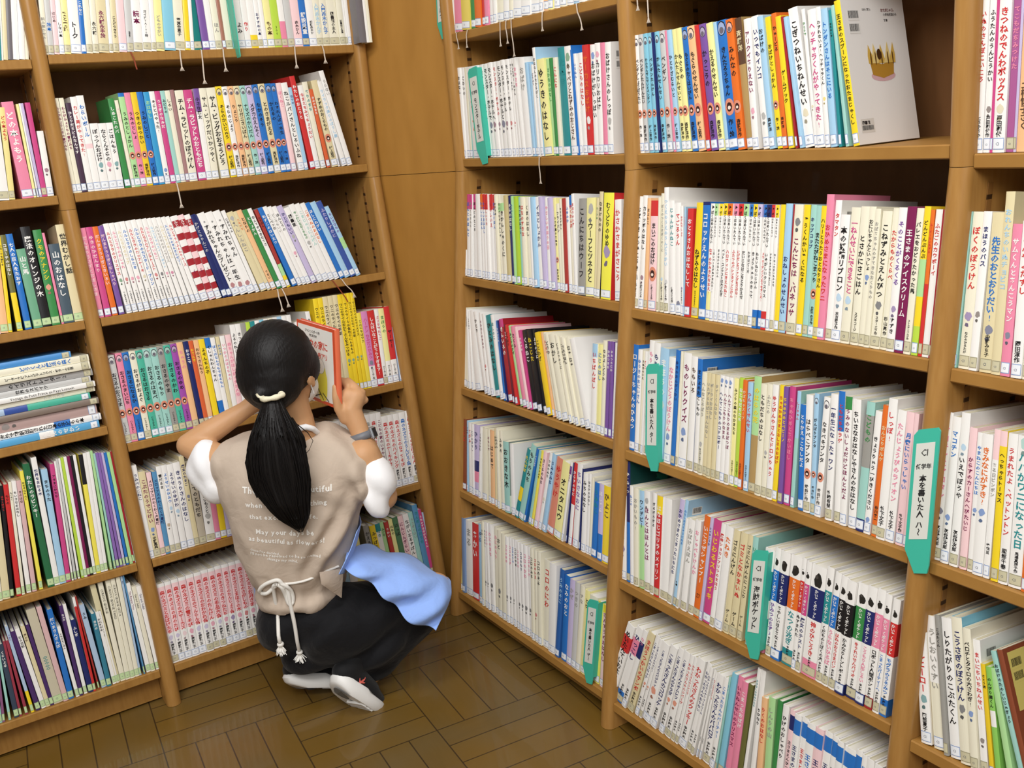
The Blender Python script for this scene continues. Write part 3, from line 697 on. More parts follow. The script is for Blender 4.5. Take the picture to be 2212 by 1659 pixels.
    tube(mb, [(0.2154, -0.4526, 0.7428), (0.1912, -0.4495, 0.7100), (0.1781, -0.4473, 0.6747), (0.1787, -0.4477, 0.6307), (0.1864, -0.4583, 0.5927)], .007, .002, 6)
    put('loose_hair', mb.mesh('loose_hair', M_HAIR, True), root)
    # ---- face mask with ear loops
    bm = bmesh.new(); ell(bm, H(0, .036, -.052), (.060, .064, .048), HR); fm = bake(bm, 'face_mask', .004, 3, M_MASK); b3 = bmesh.new(); b3.from_mesh(fm)
    bmesh.ops.delete(b3, geom=[v for v in b3.verts if (inv @ (v.co-head)).y < .018], context='VERTS'); b3.to_mesh(fm); b3.free(); fo = put('face_mask', fm, root)
    mb = MB()
    for s in (-1, 1): tube(mb, [np.array(H(s*.058, .03, -.035)), np.array(H(s*.074, .0, .005)), np.array(H(s*.078, -.018, -.012)), np.array(H(s*.072, -.008, -.045)), np.array(H(s*.056, .03, -.07))], .0015, .0015, 5)
    put('ear_loop', mb.mesh('ear_loop', M_MASK, True), fo)
    # ---- beige tunic: rings from hem to neck
    rings = [((0.2024, -0.3037, 0.2741), (0.3702, -0.4071, 0.2760), .118), ((0.1956, -0.2995, 0.2974), (0.3764, -0.4109, 0.2978), .125), ((0.1991, -0.3017, 0.3257), (0.3751, -0.4101, 0.3216), .110), ((0.1880, -0.2949, 0.3603), (0.3906, -0.4196, 0.3583), .122), ((0.1738, -0.2861, 0.4146), (0.4099, -0.4315, 0.4138), .130), ((0.1605, -0.2779, 0.4886), (0.4309, -0.4445, 0.4781), .130),
             ((0.1527, -0.2731, 0.5728), (0.4518, -0.4574, 0.5532), .124), ((0.1520, -0.2726, 0.6373), (0.4639, -0.4648, 0.6071), .108), ((0.1606, -0.2779, 0.6735), (0.4618, -0.4635, 0.6422), .090), ((0.1927, -0.2978, 0.6909), (0.4414, -0.4510, 0.6628), .076), ((0.2447, -0.3298, 0.6970), (0.4133, -0.4336, 0.6795), .064), ((0.2799, -0.3514, 0.7025), (0.3850, -0.4162, 0.6939), .054)]
    NR, NA = 48, 64; Vv = []
    Lp = [np.array(a) for a, b_, d in rings]; Rp = [np.array(b_) for a, b_, d in rings]; Dp = [d for a, b_, d in rings]
    zz = np.array([0, 0, 1.])
    for i, t in enumerate(np.linspace(0, len(rings)-1, NR)):
        l, r, d = cr(Lp, t), cr(Rp, t), cr(Dp, t); c = (l+r)/2; ax = (r-l)/2
        for j in range(NA):
            a = 2*math.pi*j/NA; ca, sa = math.cos(a), math.sin(a); e = .82
            x = math.copysign(abs(ca)**e, ca); y = math.copysign(abs(sa)**e, sa)
            Vv.append(c+ax*x+hd*(d*y+.012)+zz*(.006*math.sin(x*9+1)*(1 if t < .6 else 0)))
    mb = MB(); mb.add(Vv, [(i*NA+j, i*NA+(j+1) % NA, (i+1)*NA+(j+1) % NA, (i+1)*NA+j) for i in range(NR-1) for j in range(NA)]+[tuple(range(NA))[::-1], tuple(range((NR-1)*NA, NR*NA))], None)
    tmp = mb.mesh('tmp', M_TUNIC); bm = bmesh.new(); bm.from_mesh(tmp); bpy.data.meshes.remove(tmp)
    ell(bm, V3((0.4324, -0.4571, 0.5971)), (.040, .066, .052), Matrix((RT*.88+UPV*-.48, HD, UPV*.88+RT*.48)).transposed())
    ell(bm, V3((0.4333, -0.4753, 0.5573)), (.024, .055, .048), Matrix((RT*.97+UPV*.2, HD, UPV*.97-RT*.2)).transposed())
    ell(bm, V3((0.1705, -0.2840, 0.6354)), (.030, .060, .045), BODYR)
    tm = bake(bm, 'beige_top', .0045, 14, M_TUNIC)
    b3 = bmesh.new(); b3.from_mesh(tm); b3.normal_update()
    zlo, zhi = rings[0][0][2], rings[-1][0][2]; xc = (Lp[5]+Rp[5])/2
    for v in b3.verts:                       # drag lines from the tie to the right arm, bunching over the cord, soft creases
        q = v.co; u = (q.z-zlo)/(zhi-zlo); s = (q-Vector(xc)).dot(RT)/.165
        f = .0105*math.sin(34*(u*.95-s*.55)+2.0*mnoise.noise(q*9))*max(0, min(1, (s+.1)*1.6))*max(0, 1-abs(u-.36)/.34)
        f += .0045*math.sin(s*24+3*mnoise.noise(q*14))*max(0, 1-abs(u-.13)/.13)
        f += .0075*mnoise.noise(q*10+Vector((3, 1, 7)))+.0032*mnoise.noise(q*24)
        f += .0055*math.sin(26*(u+s*.45)+3*mnoise.noise(q*8))*max(0, min(1, (u-.5)*4))*max(0, min(1, s*1.5))
        v.co = q+v.normal*f
    b3.to_mesh(tm); b3.free()
    tunic = put('beige_top', tm, root)
    # a tucked corner of the hem standing out behind the right hip
    mb = MB(); g = []
    c4 = [np.array(x) for x in ((0.2871, -0.5086, 0.3948), (0.3544, -0.4854, 0.3739), (0.3391, -0.4877, 0.3029), (0.2847, -0.5165, 0.3681))]
    for i in range(9):
        for j in range(9):
            u, v = i/8, j/8; g.append(c4[0]*(1-u)*(1-v)+c4[1]*u*(1-v)+c4[2]*u*v+c4[3]*(1-u)*v-hd*.010*math.sin(math.pi*u)*math.sin(math.pi*v))
    mb.add(g, [(i*9+j, i*9+j+1, (i+1)*9+j+1, (i+1)*9+j) for i in range(8) for j in range(8)], None); put('hem_flap', mb.mesh('hem_flap', M_TUNIC, True), tunic)
    bvh = BVHTree.FromPolygons([v.co for v in tm.vertices], [tuple(p.vertices) for p in tm.polygons])
    # print on the back, laid onto the cloth
    mb = MB(); lines = [('The life is so beautiful', 516, 1076, 713, 1071, .0175), ("when there's something", 524, 1104, 703, 1100, .0165), ('that exceeds the life.', 534, 1128, 684, 1128, .0165), ('May your days be', 549, 1160, 678, 1160, .0165), ('as beautiful as flowers!', 532, 1176, 698, 1182, .0165), ("Once I've decided", 536, 1198, 600, 1204, .0085), ("I'll not be resolved to be so named", 536, 1207, 690, 1212, .0085), ('change my mind.', 574, 1215, 642, 1221, .0085)]
    pos = {(516, 1076): (0.1539, -0.4265, 0.5916), (713, 1071): (0.3282, -0.5339, 0.5789), (524, 1104): (0.1570, -0.4284, 0.5599), (703, 1100): (0.3158, -0.5263, 0.5476), (534, 1128): (0.1624, -0.4318, 0.5322), (684, 1128): (0.2955, -0.5137, 0.5181), (549, 1160): (0.1712, -0.4372, 0.4949), (678, 1160): (0.2861, -0.5079, 0.4827), (532, 1176): (0.1537, -0.4264, 0.4785), (698, 1182): (0.3012, -0.5172, 0.4558), (536, 1198): (0.1541, -0.4267, 0.4531), (600, 1204): (0.2105, -0.4614, 0.4402), (536, 1207): (0.1528, -0.4258, 0.4429), (690, 1212): (0.2902, -0.5105, 0.4224), (574, 1215): (0.1857, -0.4461, 0.4301), (642, 1221): (0.2459, -0.4832, 0.4167)}
    for s, x0, y0, x1, y1, sz in lines:
        A_, B_ = np.array(pos[(x0, y0)]), np.array(pos[(x1, y1)]); g, w = htext(s, 1.0, .03); d = (B_-A_); k = np.linalg.norm(d)/w; d = d/np.linalg.norm(d); u = zz-d*d.dot(zz); u /= np.linalg.norm(u)
        for V, F in g:
            pts = []
            for x, y in V:
                p = A_+d*x*k+u*y*min(k, sz*1.35); hit = bvh.ray_cast(Vector(p)-HD*.3, HD, .6)[0]
                pts.append(np.array(hit)-hd*.0012 if hit else p)
            mb.add(pts, F, None)
    put('lettering', mb.mesh('lettering', M_LETTER), tunic, label='white printed lettering')
    # ---- white tee sleeves and neckband
    def sleeve(parts, voxel=.006, sm=26):
        bm = bmesh.new()
        for c, ax, a_, b_ in parts:
            c = V3(c); X = (RT*math.cos(a_)+UPV*math.sin(a_)); Z_ = (UPV*math.cos(a_)-RT*math.sin(a_)); ell(bm, c, ax, Matrix((X, HD, Z_)).transposed())
        me = bake(bm, 'sleeve', voxel, sm, M_TEE); b3 = bmesh.new(); b3.from_mesh(me); b3.normal_update()
        for v in b3.verts:
            q = v.co; v.co = q+v.normal*(.0050*mnoise.noise(q*13)+.0032*math.sin(95*(q.z*.5+q.dot(RT)*.85)+3*mnoise.noise(q*10)))
        b3.to_mesh(me); b3.free(); return me
    put('sleeve', sleeve([((0.1405, -0.2597, 0.6253), (.050, .052, .058), -.35), ((0.1473, -0.2815, 0.5825), (.026, .045, .048), .25)] and [((0.1396, -0.2592, 0.6324), (.050, .052, .062), -.35, 0), ((0.1399, -0.2769, 0.5833), (.026, .042, .052), .32, 0)]), root, label='white T-shirt sleeve')
    put('sleeve', sleeve([((0.4694, -0.4823, 0.5728), (.038, .054, .056), .45, 0), ((0.4629, -0.4994, 0.5184), (.022, .038, .044), .2, 0), ((0.4444, -0.4997, 0.5261), (.024, .030, .044), .1, 0)]), root, label='white T-shirt sleeve')
    mb = MB(); tube(mb, [(0.2960, -0.4201, 0.7072), (0.3129, -0.4305, 0.7189), (0.3286, -0.4343, 0.7205), (0.3476, -0.4284, 0.7102), (0.3684, -0.4059, 0.6865), (0.3851, -0.3576, 0.6574)], .008, .006, 8); put('neckband', mb.mesh('neckband', M_TEE, True), root)
    # ---- black trousers
    bm = bmesh.new()
    ell(bm, V3((0.2496, -0.3563, 0.2229)), (.082, .09, .085), BODYR); ell(bm, V3((0.3292, -0.4170, 0.2128)), (.098, .10, .095), BODYR); ell(bm, V3((0.2906, -0.3463, 0.2549)), (.105, .10, .07), BODYR)
    ell(bm, V3((0.2862, -0.3788, 0.1427)), (.086, .07, .052), BODYR); ell(bm, V3((0.3687, -0.4238, 0.1336)), (.085, .07, .056), BODYR)
    chain(bm, [(V3((0.3524, -0.4196, 0.2117)), .098), (V3((0.4624, -0.4404, 0.2126)), .082), (V3((0.5531, -0.4552, 0.2161)), .058)])
    chain(bm, [(V3((0.5722, -0.4610, 0.1781)), .046), (V3((0.4885, -0.4447, 0.1274)), .055), (V3((0.3998, -0.4253, 0.0678)), .05)])
    ell(bm, V3((0.4314, -0.4448, 0.1358)), (.085, .075, .060), Matrix((RT*.8+UPV*.6, HD, UPV*.8-RT*.6)).transposed()); ell(bm, V3((0.3821, -0.4144, 0.0894)), (.07, .06, .045), BODYR)
    chain(bm, [(V3((0.2575, -0.3377, 0.2124)), .085), (kneeL, .062)]); chain(bm, [(kneeL, .058), (V3((0.2885, -0.3332, 0.0561)), .045)])
    pmh = bake(bm, 'trousers', .0065, 14, M_PANTS)
    b3 = bmesh.new(); b3.from_mesh(pmh); b3.normal_update()
    for v in b3.verts:
        q = v.co; w = (q.x*RT.x+q.y*RT.y); v.co = q+v.normal*(.008*mnoise.noise(q*9)+.0060*math.sin(62*(q.z*.85-w*.45)+4*mnoise.noise(q*8))+.002*mnoise.noise(q*30))
    b3.to_mesh(pmh); b3.free(); put('trousers', pmh, root)
    pb = BVHTree.FromPolygons([v.co for v in pmh.vertices], [tuple(p.vertices) for p in pmh.polygons])
    # ---- blue apron: over the right thigh and knee, a strip up the side, an edge at the left hip
    def sheet(nm, rows, parent, wr, nu=40, nv=30, amp=.006, seed=0.):
        G = [[np.array(p) for p in r] for r in rows]; Vv = []
        for i in range(nu+1):
            row = [cr(r, i/nu*(len(r)-1)) for r in G]
            for j in range(nv+1):
                p = cr(row, j/nv*(len(row)-1)); q = Vector(p)
                p = p-hd*(amp*math.sin(wr[0]*i/nu+wr[1]*j/nv+3*mnoise.noise(q*7+Vector((seed, 0, 0))))+amp*1.3*mnoise.noise(q*13))
                Vv.append(p)
        k = nv+1
        mb = MB(); mb.add(Vv, [(i*k+j, i*k+j+1, (i+1)*k+j+1, (i+1)*k+j) for i in range(nu) for j in range(nv)], None)
        me = mb.mesh(nm, M_APRON, True); o = put(nm, me, parent)
        s = o.modifiers.new('thick', 'SOLIDIFY'); s.thickness = .0016; s.offset = 0
        return o
    ap = sheet('apron', [[(0.3894, -0.4424, 0.4055), (0.4558, -0.3894, 0.3721), (0.5174, -0.3921, 0.3411), (0.5763, -0.4166, 0.2974), (0.6195, -0.4550, 0.2686), (0.6322, -0.4863, 0.2474)],
                         [(0.3688, -0.4767, 0.3996), (0.4184, -0.4720, 0.3761), (0.4771, -0.4847, 0.3495), (0.5320, -0.5185, 0.3177), (0.5820, -0.5376, 0.2807), (0.6034, -0.5390, 0.2438)],
                         [(0.3560, -0.4982, 0.3921), (0.3964, -0.5231, 0.3688), (0.4483, -0.5374, 0.3256), (0.5027, -0.5592, 0.2824), (0.5530, -0.5725, 0.2517), (0.5732, -0.5674, 0.2226)],
                         [(0.3457, -0.5036, 0.3855), (0.3818, -0.5317, 0.3506), (0.4181, -0.5517, 0.3051), (0.4538, -0.5643, 0.2491), (0.4927, -0.5765, 0.2106), (0.5306, -0.5822, 0.1916)]], root, (19, 7), amp=.012)
    sheet('apron_side', [[(0.4540, -0.3765, 0.4483), (0.4364, -0.3774, 0.3942), (0.4004, -0.4022, 0.3565), (0.3747, -0.4333, 0.3388)], [(0.4334, -0.4343, 0.4525), (0.4122, -0.4447, 0.4113), (0.3750, -0.4805, 0.3870), (0.3476, -0.4989, 0.3666)], [(0.3916, -0.5025, 0.4603), (0.3690, -0.5121, 0.4293), (0.3430, -0.5195, 0.3991), (0.3297, -0.5172, 0.3792)]], ap, (4, 5), 20, 12, .003)
    sheet('apron_side', [[(0.2414, -0.2220, 0.3463), (0.2343, -0.2177, 0.2893), (0.2310, -0.2156, 0.2299)], [(0.2096, -0.2671, 0.3721), (0.2013, -0.2678, 0.3187), (0.1979, -0.2657, 0.2608)], [(0.1917, -0.3206, 0.3878), (0.1848, -0.3222, 0.3380), (0.1822, -0.3265, 0.2850)], [(0.1904, -0.3726, 0.3968), (0.1866, -0.3703, 0.3516), (0.1840, -0.3687, 0.3008)]], ap, (3, 4), 20, 12, .002)
    # ---- white cord tied in a bow, two tails with frayed ends
    def onto(p, off=.005):
        best = None
        for b_ in (bvh, pb):
            h = b_.ray_cast(Vector(p)-HD*.35, HD, .8)[0]
            if h is not None and (best is None or (h-best).dot(HD) < 0): best = h
        return (np.array(best) if best is not None else np.array(p))-hd*off
    mb = MB()
    cord = root
    for pts, off in (([(0.2276, -0.4367, 0.3576), (0.2189, -0.4313, 0.3776), (0.2058, -0.4233, 0.3766), (0.1880, -0.4123, 0.3667), (0.1749, -0.4042, 0.3514), (0.1744, -0.4039, 0.3395), (0.1887, -0.4127, 0.3428), (0.2033, -0.4217, 0.3555), (0.2138, -0.4282, 0.3663)], .007),
                     ([(0.2150, -0.4290, 0.3685), (0.2221, -0.4333, 0.3582), (0.2251, -0.4352, 0.3364), (0.2281, -0.4370, 0.3145), (0.2331, -0.4401, 0.3092), (0.2379, -0.4430, 0.3183), (0.2376, -0.4429, 0.3399), (0.2316, -0.4391, 0.3596), (0.2199, -0.4319, 0.3704)], .008),
                     ([(0.2175, -0.4305, 0.3659), (0.2489, -0.4498, 0.3649), (0.2771, -0.4672, 0.3689), (0.3056, -0.4848, 0.3754), (0.3320, -0.5010, 0.3796)], .002)):
        q = [onto(p, off) for p in pts]; q = [cr(q, t) for t in np.linspace(0, len(q)-1, 40)]; tube(mb, q, .0048 if off > .004 else .003, .0048 if off > .004 else .003, 8)
    co = put('cord_bow', mb.mesh('cord_bow', M_CORD, True), root)
    for pts in ([(0.2123, -0.4273, 0.3688), (0.2048, -0.4226, 0.3601), (0.2017, -0.4207, 0.3270), (0.2005, -0.4200, 0.2789), (0.2021, -0.4210, 0.2374), (0.2019, -0.4209, 0.2129)], [(0.2214, -0.4329, 0.3678), (0.2305, -0.4385, 0.3502), (0.2326, -0.4398, 0.3056), (0.2344, -0.4409, 0.2570), (0.2334, -0.4403, 0.2082), (0.2312, -0.4389, 0.1726)]):
        mb = MB(); q = [onto(p, .007) for p in pts]; q = [cr(q, t) for t in np.linspace(0, len(q)-1, 40)]; tube(mb, q, .0048, .0045, 8); t_ = put('cord_tail', mb.mesh('cord_tail', M_CORD, True), co)
        mb = MB(); e = q[-1]; b3 = bmesh.new(); bmesh.ops.create_icosphere(b3, subdivisions=2, radius=.0085); kv = [np.array(v.co)*[1, 1, .8]+e for v in b3.verts]; mb.add(kv, [[v.index for v in f.verts] for f in b3.faces], None); b3.free()
        for i in range(46):
            a = rs.uniform(0, 6.28); sp_ = rs.uniform(.003, .018); ln_ = rs.uniform(.014, .028); dx = rt*math.cos(a)*sp_+hd*(-abs(math.sin(a))*.008); tube(mb, [e, e+dx*.5+np.array([0, 0, -ln_*.5]), e+dx+np.array([0, 0, -ln_])], .0014, .0007, 4)
        put('frayed_end', mb.mesh('frayed_end', M_CORD, True), t_)
    # ---- watch on the right wrist
    wc = wrR.lerp(elR, .10); wd_ = (elR-wrR).normalized(); a1 = RT-wd_*RT.dot(wd_); a1.normalize(); a2 = wd_.cross(a1)
    mb = MB(); n = 28; Vv = []
    for k, (w, r) in enumerate(((-.009, .0262), (-.009, .0285), (.009, .0305), (.009, .0280))):
        for i in range(n):
            a = 2*math.pi*i/n; Vv.append(np.array(wc+wd_*w+a1*r*math.cos(a)*1.02+a2*r*math.sin(a)*.95))
    mb.add(Vv, [(k*n+i, k*n+(i+1) % n, ((k+1) % 4)*n+(i+1) % n, ((k+1) % 4)*n+i) for k in range(4) for i in range(n)], None); wt = put('watch', mb.mesh('watch', M_WATCH, True), root)
    b3 = bmesh.new(); dirc = (a1*.95-HD*.25); dirc = (dirc-wd_*dirc.dot(wd_)).normalized(); side_ = wd_.cross(dirc)
    bmesh.ops.create_cube(b3, size=1, matrix=Matrix.Translation(wc+dirc*.031) @ Matrix((side_, wd_, dirc)).transposed().to_4x4() @ Matrix.Diagonal((.027, .030, .009, 1))); bmesh.ops.bevel(b3, geom=b3.edges[:], offset=.003, segments=2, affect='EDGES'); m2 = bpy.data.meshes.new('watch_case'); b3.to_mesh(m2); b3.free(); m2.materials.append(M_STEEL); put('watch_case', m2, wt)
    b3 = bmesh.new(); bmesh.ops.create_cube(b3, size=1, matrix=Matrix.Translation(wc+dirc*.0355) @ Matrix((side_, wd_, dirc)).transposed().to_4x4() @ Matrix.Diagonal((.019, .021, .0016, 1))); m2 = bpy.data.meshes.new('watch_face'); b3.to_mesh(m2); b3.free(); m2.materials.append(M_INK); put('watch_face', m2, wt)
    # ---- shoes
    def shoe(heel, toe, nrm, mark):
        ax = (toe-heel); L = ax.length*1.0; ax.normalize(); nz = (nrm-ax*nrm.dot(ax)).normalized(); sx = ax.cross(-nz); up_ = -nz
        def S(x, y, z): return heel+ax*x+sx*y+up_*z
        n = 40; outl = []
        for i in range(n):
            a = 2*math.pi*i/n; x = L*(.5-.5*math.cos(a)); w = (.030+.014*math.sin(math.pi*min(1, x/L)**1.25)) ; w *= math.sqrt(max(0, 1-(abs(2*x/L-1))**6)); outl.append((x, math.copysign(w, math.sin(a)) if abs(math.sin(a)) > 1e-6 else 0))
        lv = [(-.001, .90, 0), (.004, 1.0, .2), (.016, 1.06, .5), (.026, 1.02, 1), (.030, .95, 1)]
        def flare(x): return .006*max(0, (x/L-.7)/.3)+.010*max(0, (.18-x/L)/.18)
        mb = MB(); Vv = []
        for z, k, w_ in lv:
            for x, y in outl: Vv.append(np.array(S(L/2+(x-L/2)*k*1.01, y*k, z*(1.15 if x < L*.45 else .95)+flare(x)*(.6 if z > .01 else .9))))
        F = [tuple(range(n))[::-1], tuple(range(4*n, 5*n))]+[(k*n+i, k*n+(i+1) % n, (k+1)*n+(i+1) % n, (k+1)*n+i) for k in range(4) for i in range(n)]
        mb.add(Vv, F, None)
        sm = mb.mesh('sole', M_SOLE, True); sm.set_sharp_from_angle(angle=.7)
        bm = bmesh.new(); R3 = Matrix((ax, sx, up_)).transposed()
        chain(bm, [(S(L*.10, 0, .045), .030), (S(L*.35, 0, .045), .034), (S(L*.62, 0, .036), .036), (S(L*.84, 0, .030), .028)]); chain(bm, [(S(L*.14, 0, .05), .033), (S(L*.20, 0, .095), .036)])
        um = bake(bm, 'shoe', .0045, 8, M_UPPER); o = put('shoe', um, root); so = put('sole', sm, o)
        mb = MB(); P, Fp = disc(L*.22, 0, L*.15, .017, 20); mb.add([np.array(S(x, y, -.002+flare(x)*.9-.0006)) for x, y in P], Fp, None); put('sole_insert', mb.mesh('sole_insert', M_GREY), so)
        mb = MB()
        for i in range(5):                                       # tread bars on the forefoot
            x0 = L*(.50+.08*i); q = []
            for dx, dy in ((0, -.026), (.012, -.032), (.012, .032), (0, .026)): q.append(np.array(S(x0+dx, dy*(1 if i < 4 else .75), -.003+flare(x0))))
            q2 = [p+np.array(up_)*.006 for p in q]; mb.add(q+q2, [(0, 1, 2, 3), (0, 4, 5, 1), (1, 5, 6, 2), (2, 6, 7, 3), (3, 7, 4, 0)], None)
        put('tread', mb.mesh('tread', M_SOLE), so)
        return o, um, S, L
    shoe(V3((0.2118, -0.3506, 0.0479)), V3((0.4099, -0.3728, -0.0194)), (-HD*.50-UPV*.80-RT*.05), False)
    o, um, S, L = shoe(V3((0.2801, -0.4984, 0.0950)), V3((0.3870, -0.4820, -0.0437)), (-HD*.74-UPV*.22-RT*.50), True)
    ub = BVHTree.FromPolygons([v.co for v in um.vertices], [tuple(p.vertices) for p in um.polygons])
    # leaping-cat mark on the heel of the right shoe
    cat = [(0, .35), (.10, .50), (.24, .56), (.36, .60), (.46, .74), (.50, .98), (.56, 1.0), (.56, .74), (.62, .66), (.78, .70), (.88, .66), (.98, .72), (1.0, .62), (.92, .52), (.80, .50), (.86, .38), (.96, .30), (.92, .24), (.78, .32), (.66, .42), (.46, .40), (.34, .34), (.24, .18), (.10, .02), (.04, .06), (.14, .22), (.14, .34), (.06, .28)]
    mb = MB(); pts = []
    o0 = np.array((0.3368, -0.5040, 0.0695)); k = .024
    for x, y in cat:
        p = o0+rt*k*x+zz*k*y; h = ub.ray_cast(Vector(p)-HD*.15, HD, .4)[0]; pts.append((np.array(h) if h else p)-hd*.0015)
    mb.add(pts, [tuple(range(len(cat)))], None); put('cat_mark', mb.mesh('cat_mark', M_LOGO), o, label='small red leaping cat mark')
    return root
build_person()
# ---------------------------------------------------------------- the book in the hand
def held_book():
    nr, fr_, dn = np.array((0.4332, -0.4224, 0.9281)), np.array((0.4081, -0.2484, 0.9284)), np.array((0.4191, -0.4137, 0.7381))
    wv = fr_-nr; Wd = np.linalg.norm(wv); wv /= Wd; zv = nr-dn; Hh = np.linalg.norm(zv); zv /= Hh; wv = wv-zv*wv.dot(zv); wv /= np.linalg.norm(wv); nv = np.cross(zv, wv)
    if nv.dot(np.array(CAMLOC)-nr) < 0: nv = -nv
    t = .014
    def W3(P, lift=0.): return [dn+wv*x+zv*y+nv*lift for x, y in P]
    C = MB(); red, wh = hexc('D9532F'), hexc('EFEDE6'); ct = .002
    def slab(P, l0, l1, col, mb=C): mb.add(W3(P, l0)+W3(P, l1), [(0, 1, 2, 3), (4, 5, 6, 7), (0, 1, 5, 4), (1, 2, 6, 5), (2, 3, 7, 6), (3, 0, 4, 7)], col)
    Q = [(0, 0), (Wd, 0), (Wd, Hh), (0, Hh)]
    slab(Q, -ct, 0, red); slab(Q, -t, -t+ct, red)
    n = 6; sp = []
    for i in range(n+1):
        a = math.pi*i/n; sp.append((-.003*math.sin(a), -t/2+t/2*math.cos(a)))
    C.add([dn+wv*x+zv*0+nv*l for x, l in sp]+[dn+wv*x+zv*Hh+nv*l for x, l in sp], [(i, i+1, n+2+i, n+1+i) for i in range(n)], hexc('E4714E'))
    slab([(.010, .008), (Wd-.006, .008), (Wd-.006, Hh-.008), (.010, Hh-.008)], 0, .0003, wh)
    def art(P, F, col, l): C.add(W3(P, l), F, col)
    # seen from the near side the width axis runs to the reader's left: mirror so that letters read
    def T2(V, x, y): return [(Wd-x-a, y+b_) for a, b_ in V]
    for s, x, y, sz, c in (('ゾウの家に', .036, Hh*.70, .0225, 'D0402C'), ('やってきた赤アリ', .020, Hh*.58, .0165, 'D0402C'), ('ジャンニ・ロダーリ作', .04, Hh*.88, .008, '55524E'), ('関口英子訳', .06, Hh*.83, .007, '55524E')):
        for V, F in htext(s, sz)[0]: art(T2(V, x, y), F, hexc(c), .0006)
    P, F = disc(Wd*.36, Hh*.27, .024, .048, 20, .08); art(P, F, hexc('E8DC4A'), .0006)
    P, F = disc(Wd*.40, Hh*.48, .020, .019, 20); art(P, F, hexc('9A9892'), .0006); P, F = disc(Wd*.40, Hh*.48, .019, .018, 20); art(P, F, wh, .0008)
    P, F = disc(Wd*.58, Hh*.33, .013, .022, 14, .12); art(P, F, hexc('B5523E'), .0009)
    for a, b_ in (((.34, .05), (.5, .2)), ((.62, .05), (.5, .2)), ((.4, .12), (.62, .05)), ((.2, .05), (.36, .14))):
        d = np.array(b_)-np.array(a); m = np.array([-d[1], d[0]]); m = m/np.linalg.norm(m)*.007
        art([((a[0]+m[0])*Wd, (a[1]+m[1])*Hh), ((b_[0]+m[0])*Wd, (b_[1]+m[1])*Hh), ((b_[0]-m[0])*Wd, (b_[1]-m[1])*Hh), ((a[0]-m[0])*Wd, (a[1]-m[1])*Hh)], [(0, 1, 2, 3)], hexc('3A3834'), .001)
    o = put('book', C.mesh('held_cover', M_COVER), label="red-bordered white picture book held upright in the crouching person's hand", category='book')
    Pg = MB(); slab([(.002, .003), (Wd-.004, .003), (Wd-.004, Hh-.003), (.002, Hh-.003)], -t+ct+.0003, -ct-.0003, PAPER[0], Pg); put('page_block', Pg.mesh('page_block', M_PAPER), o)
held_book()

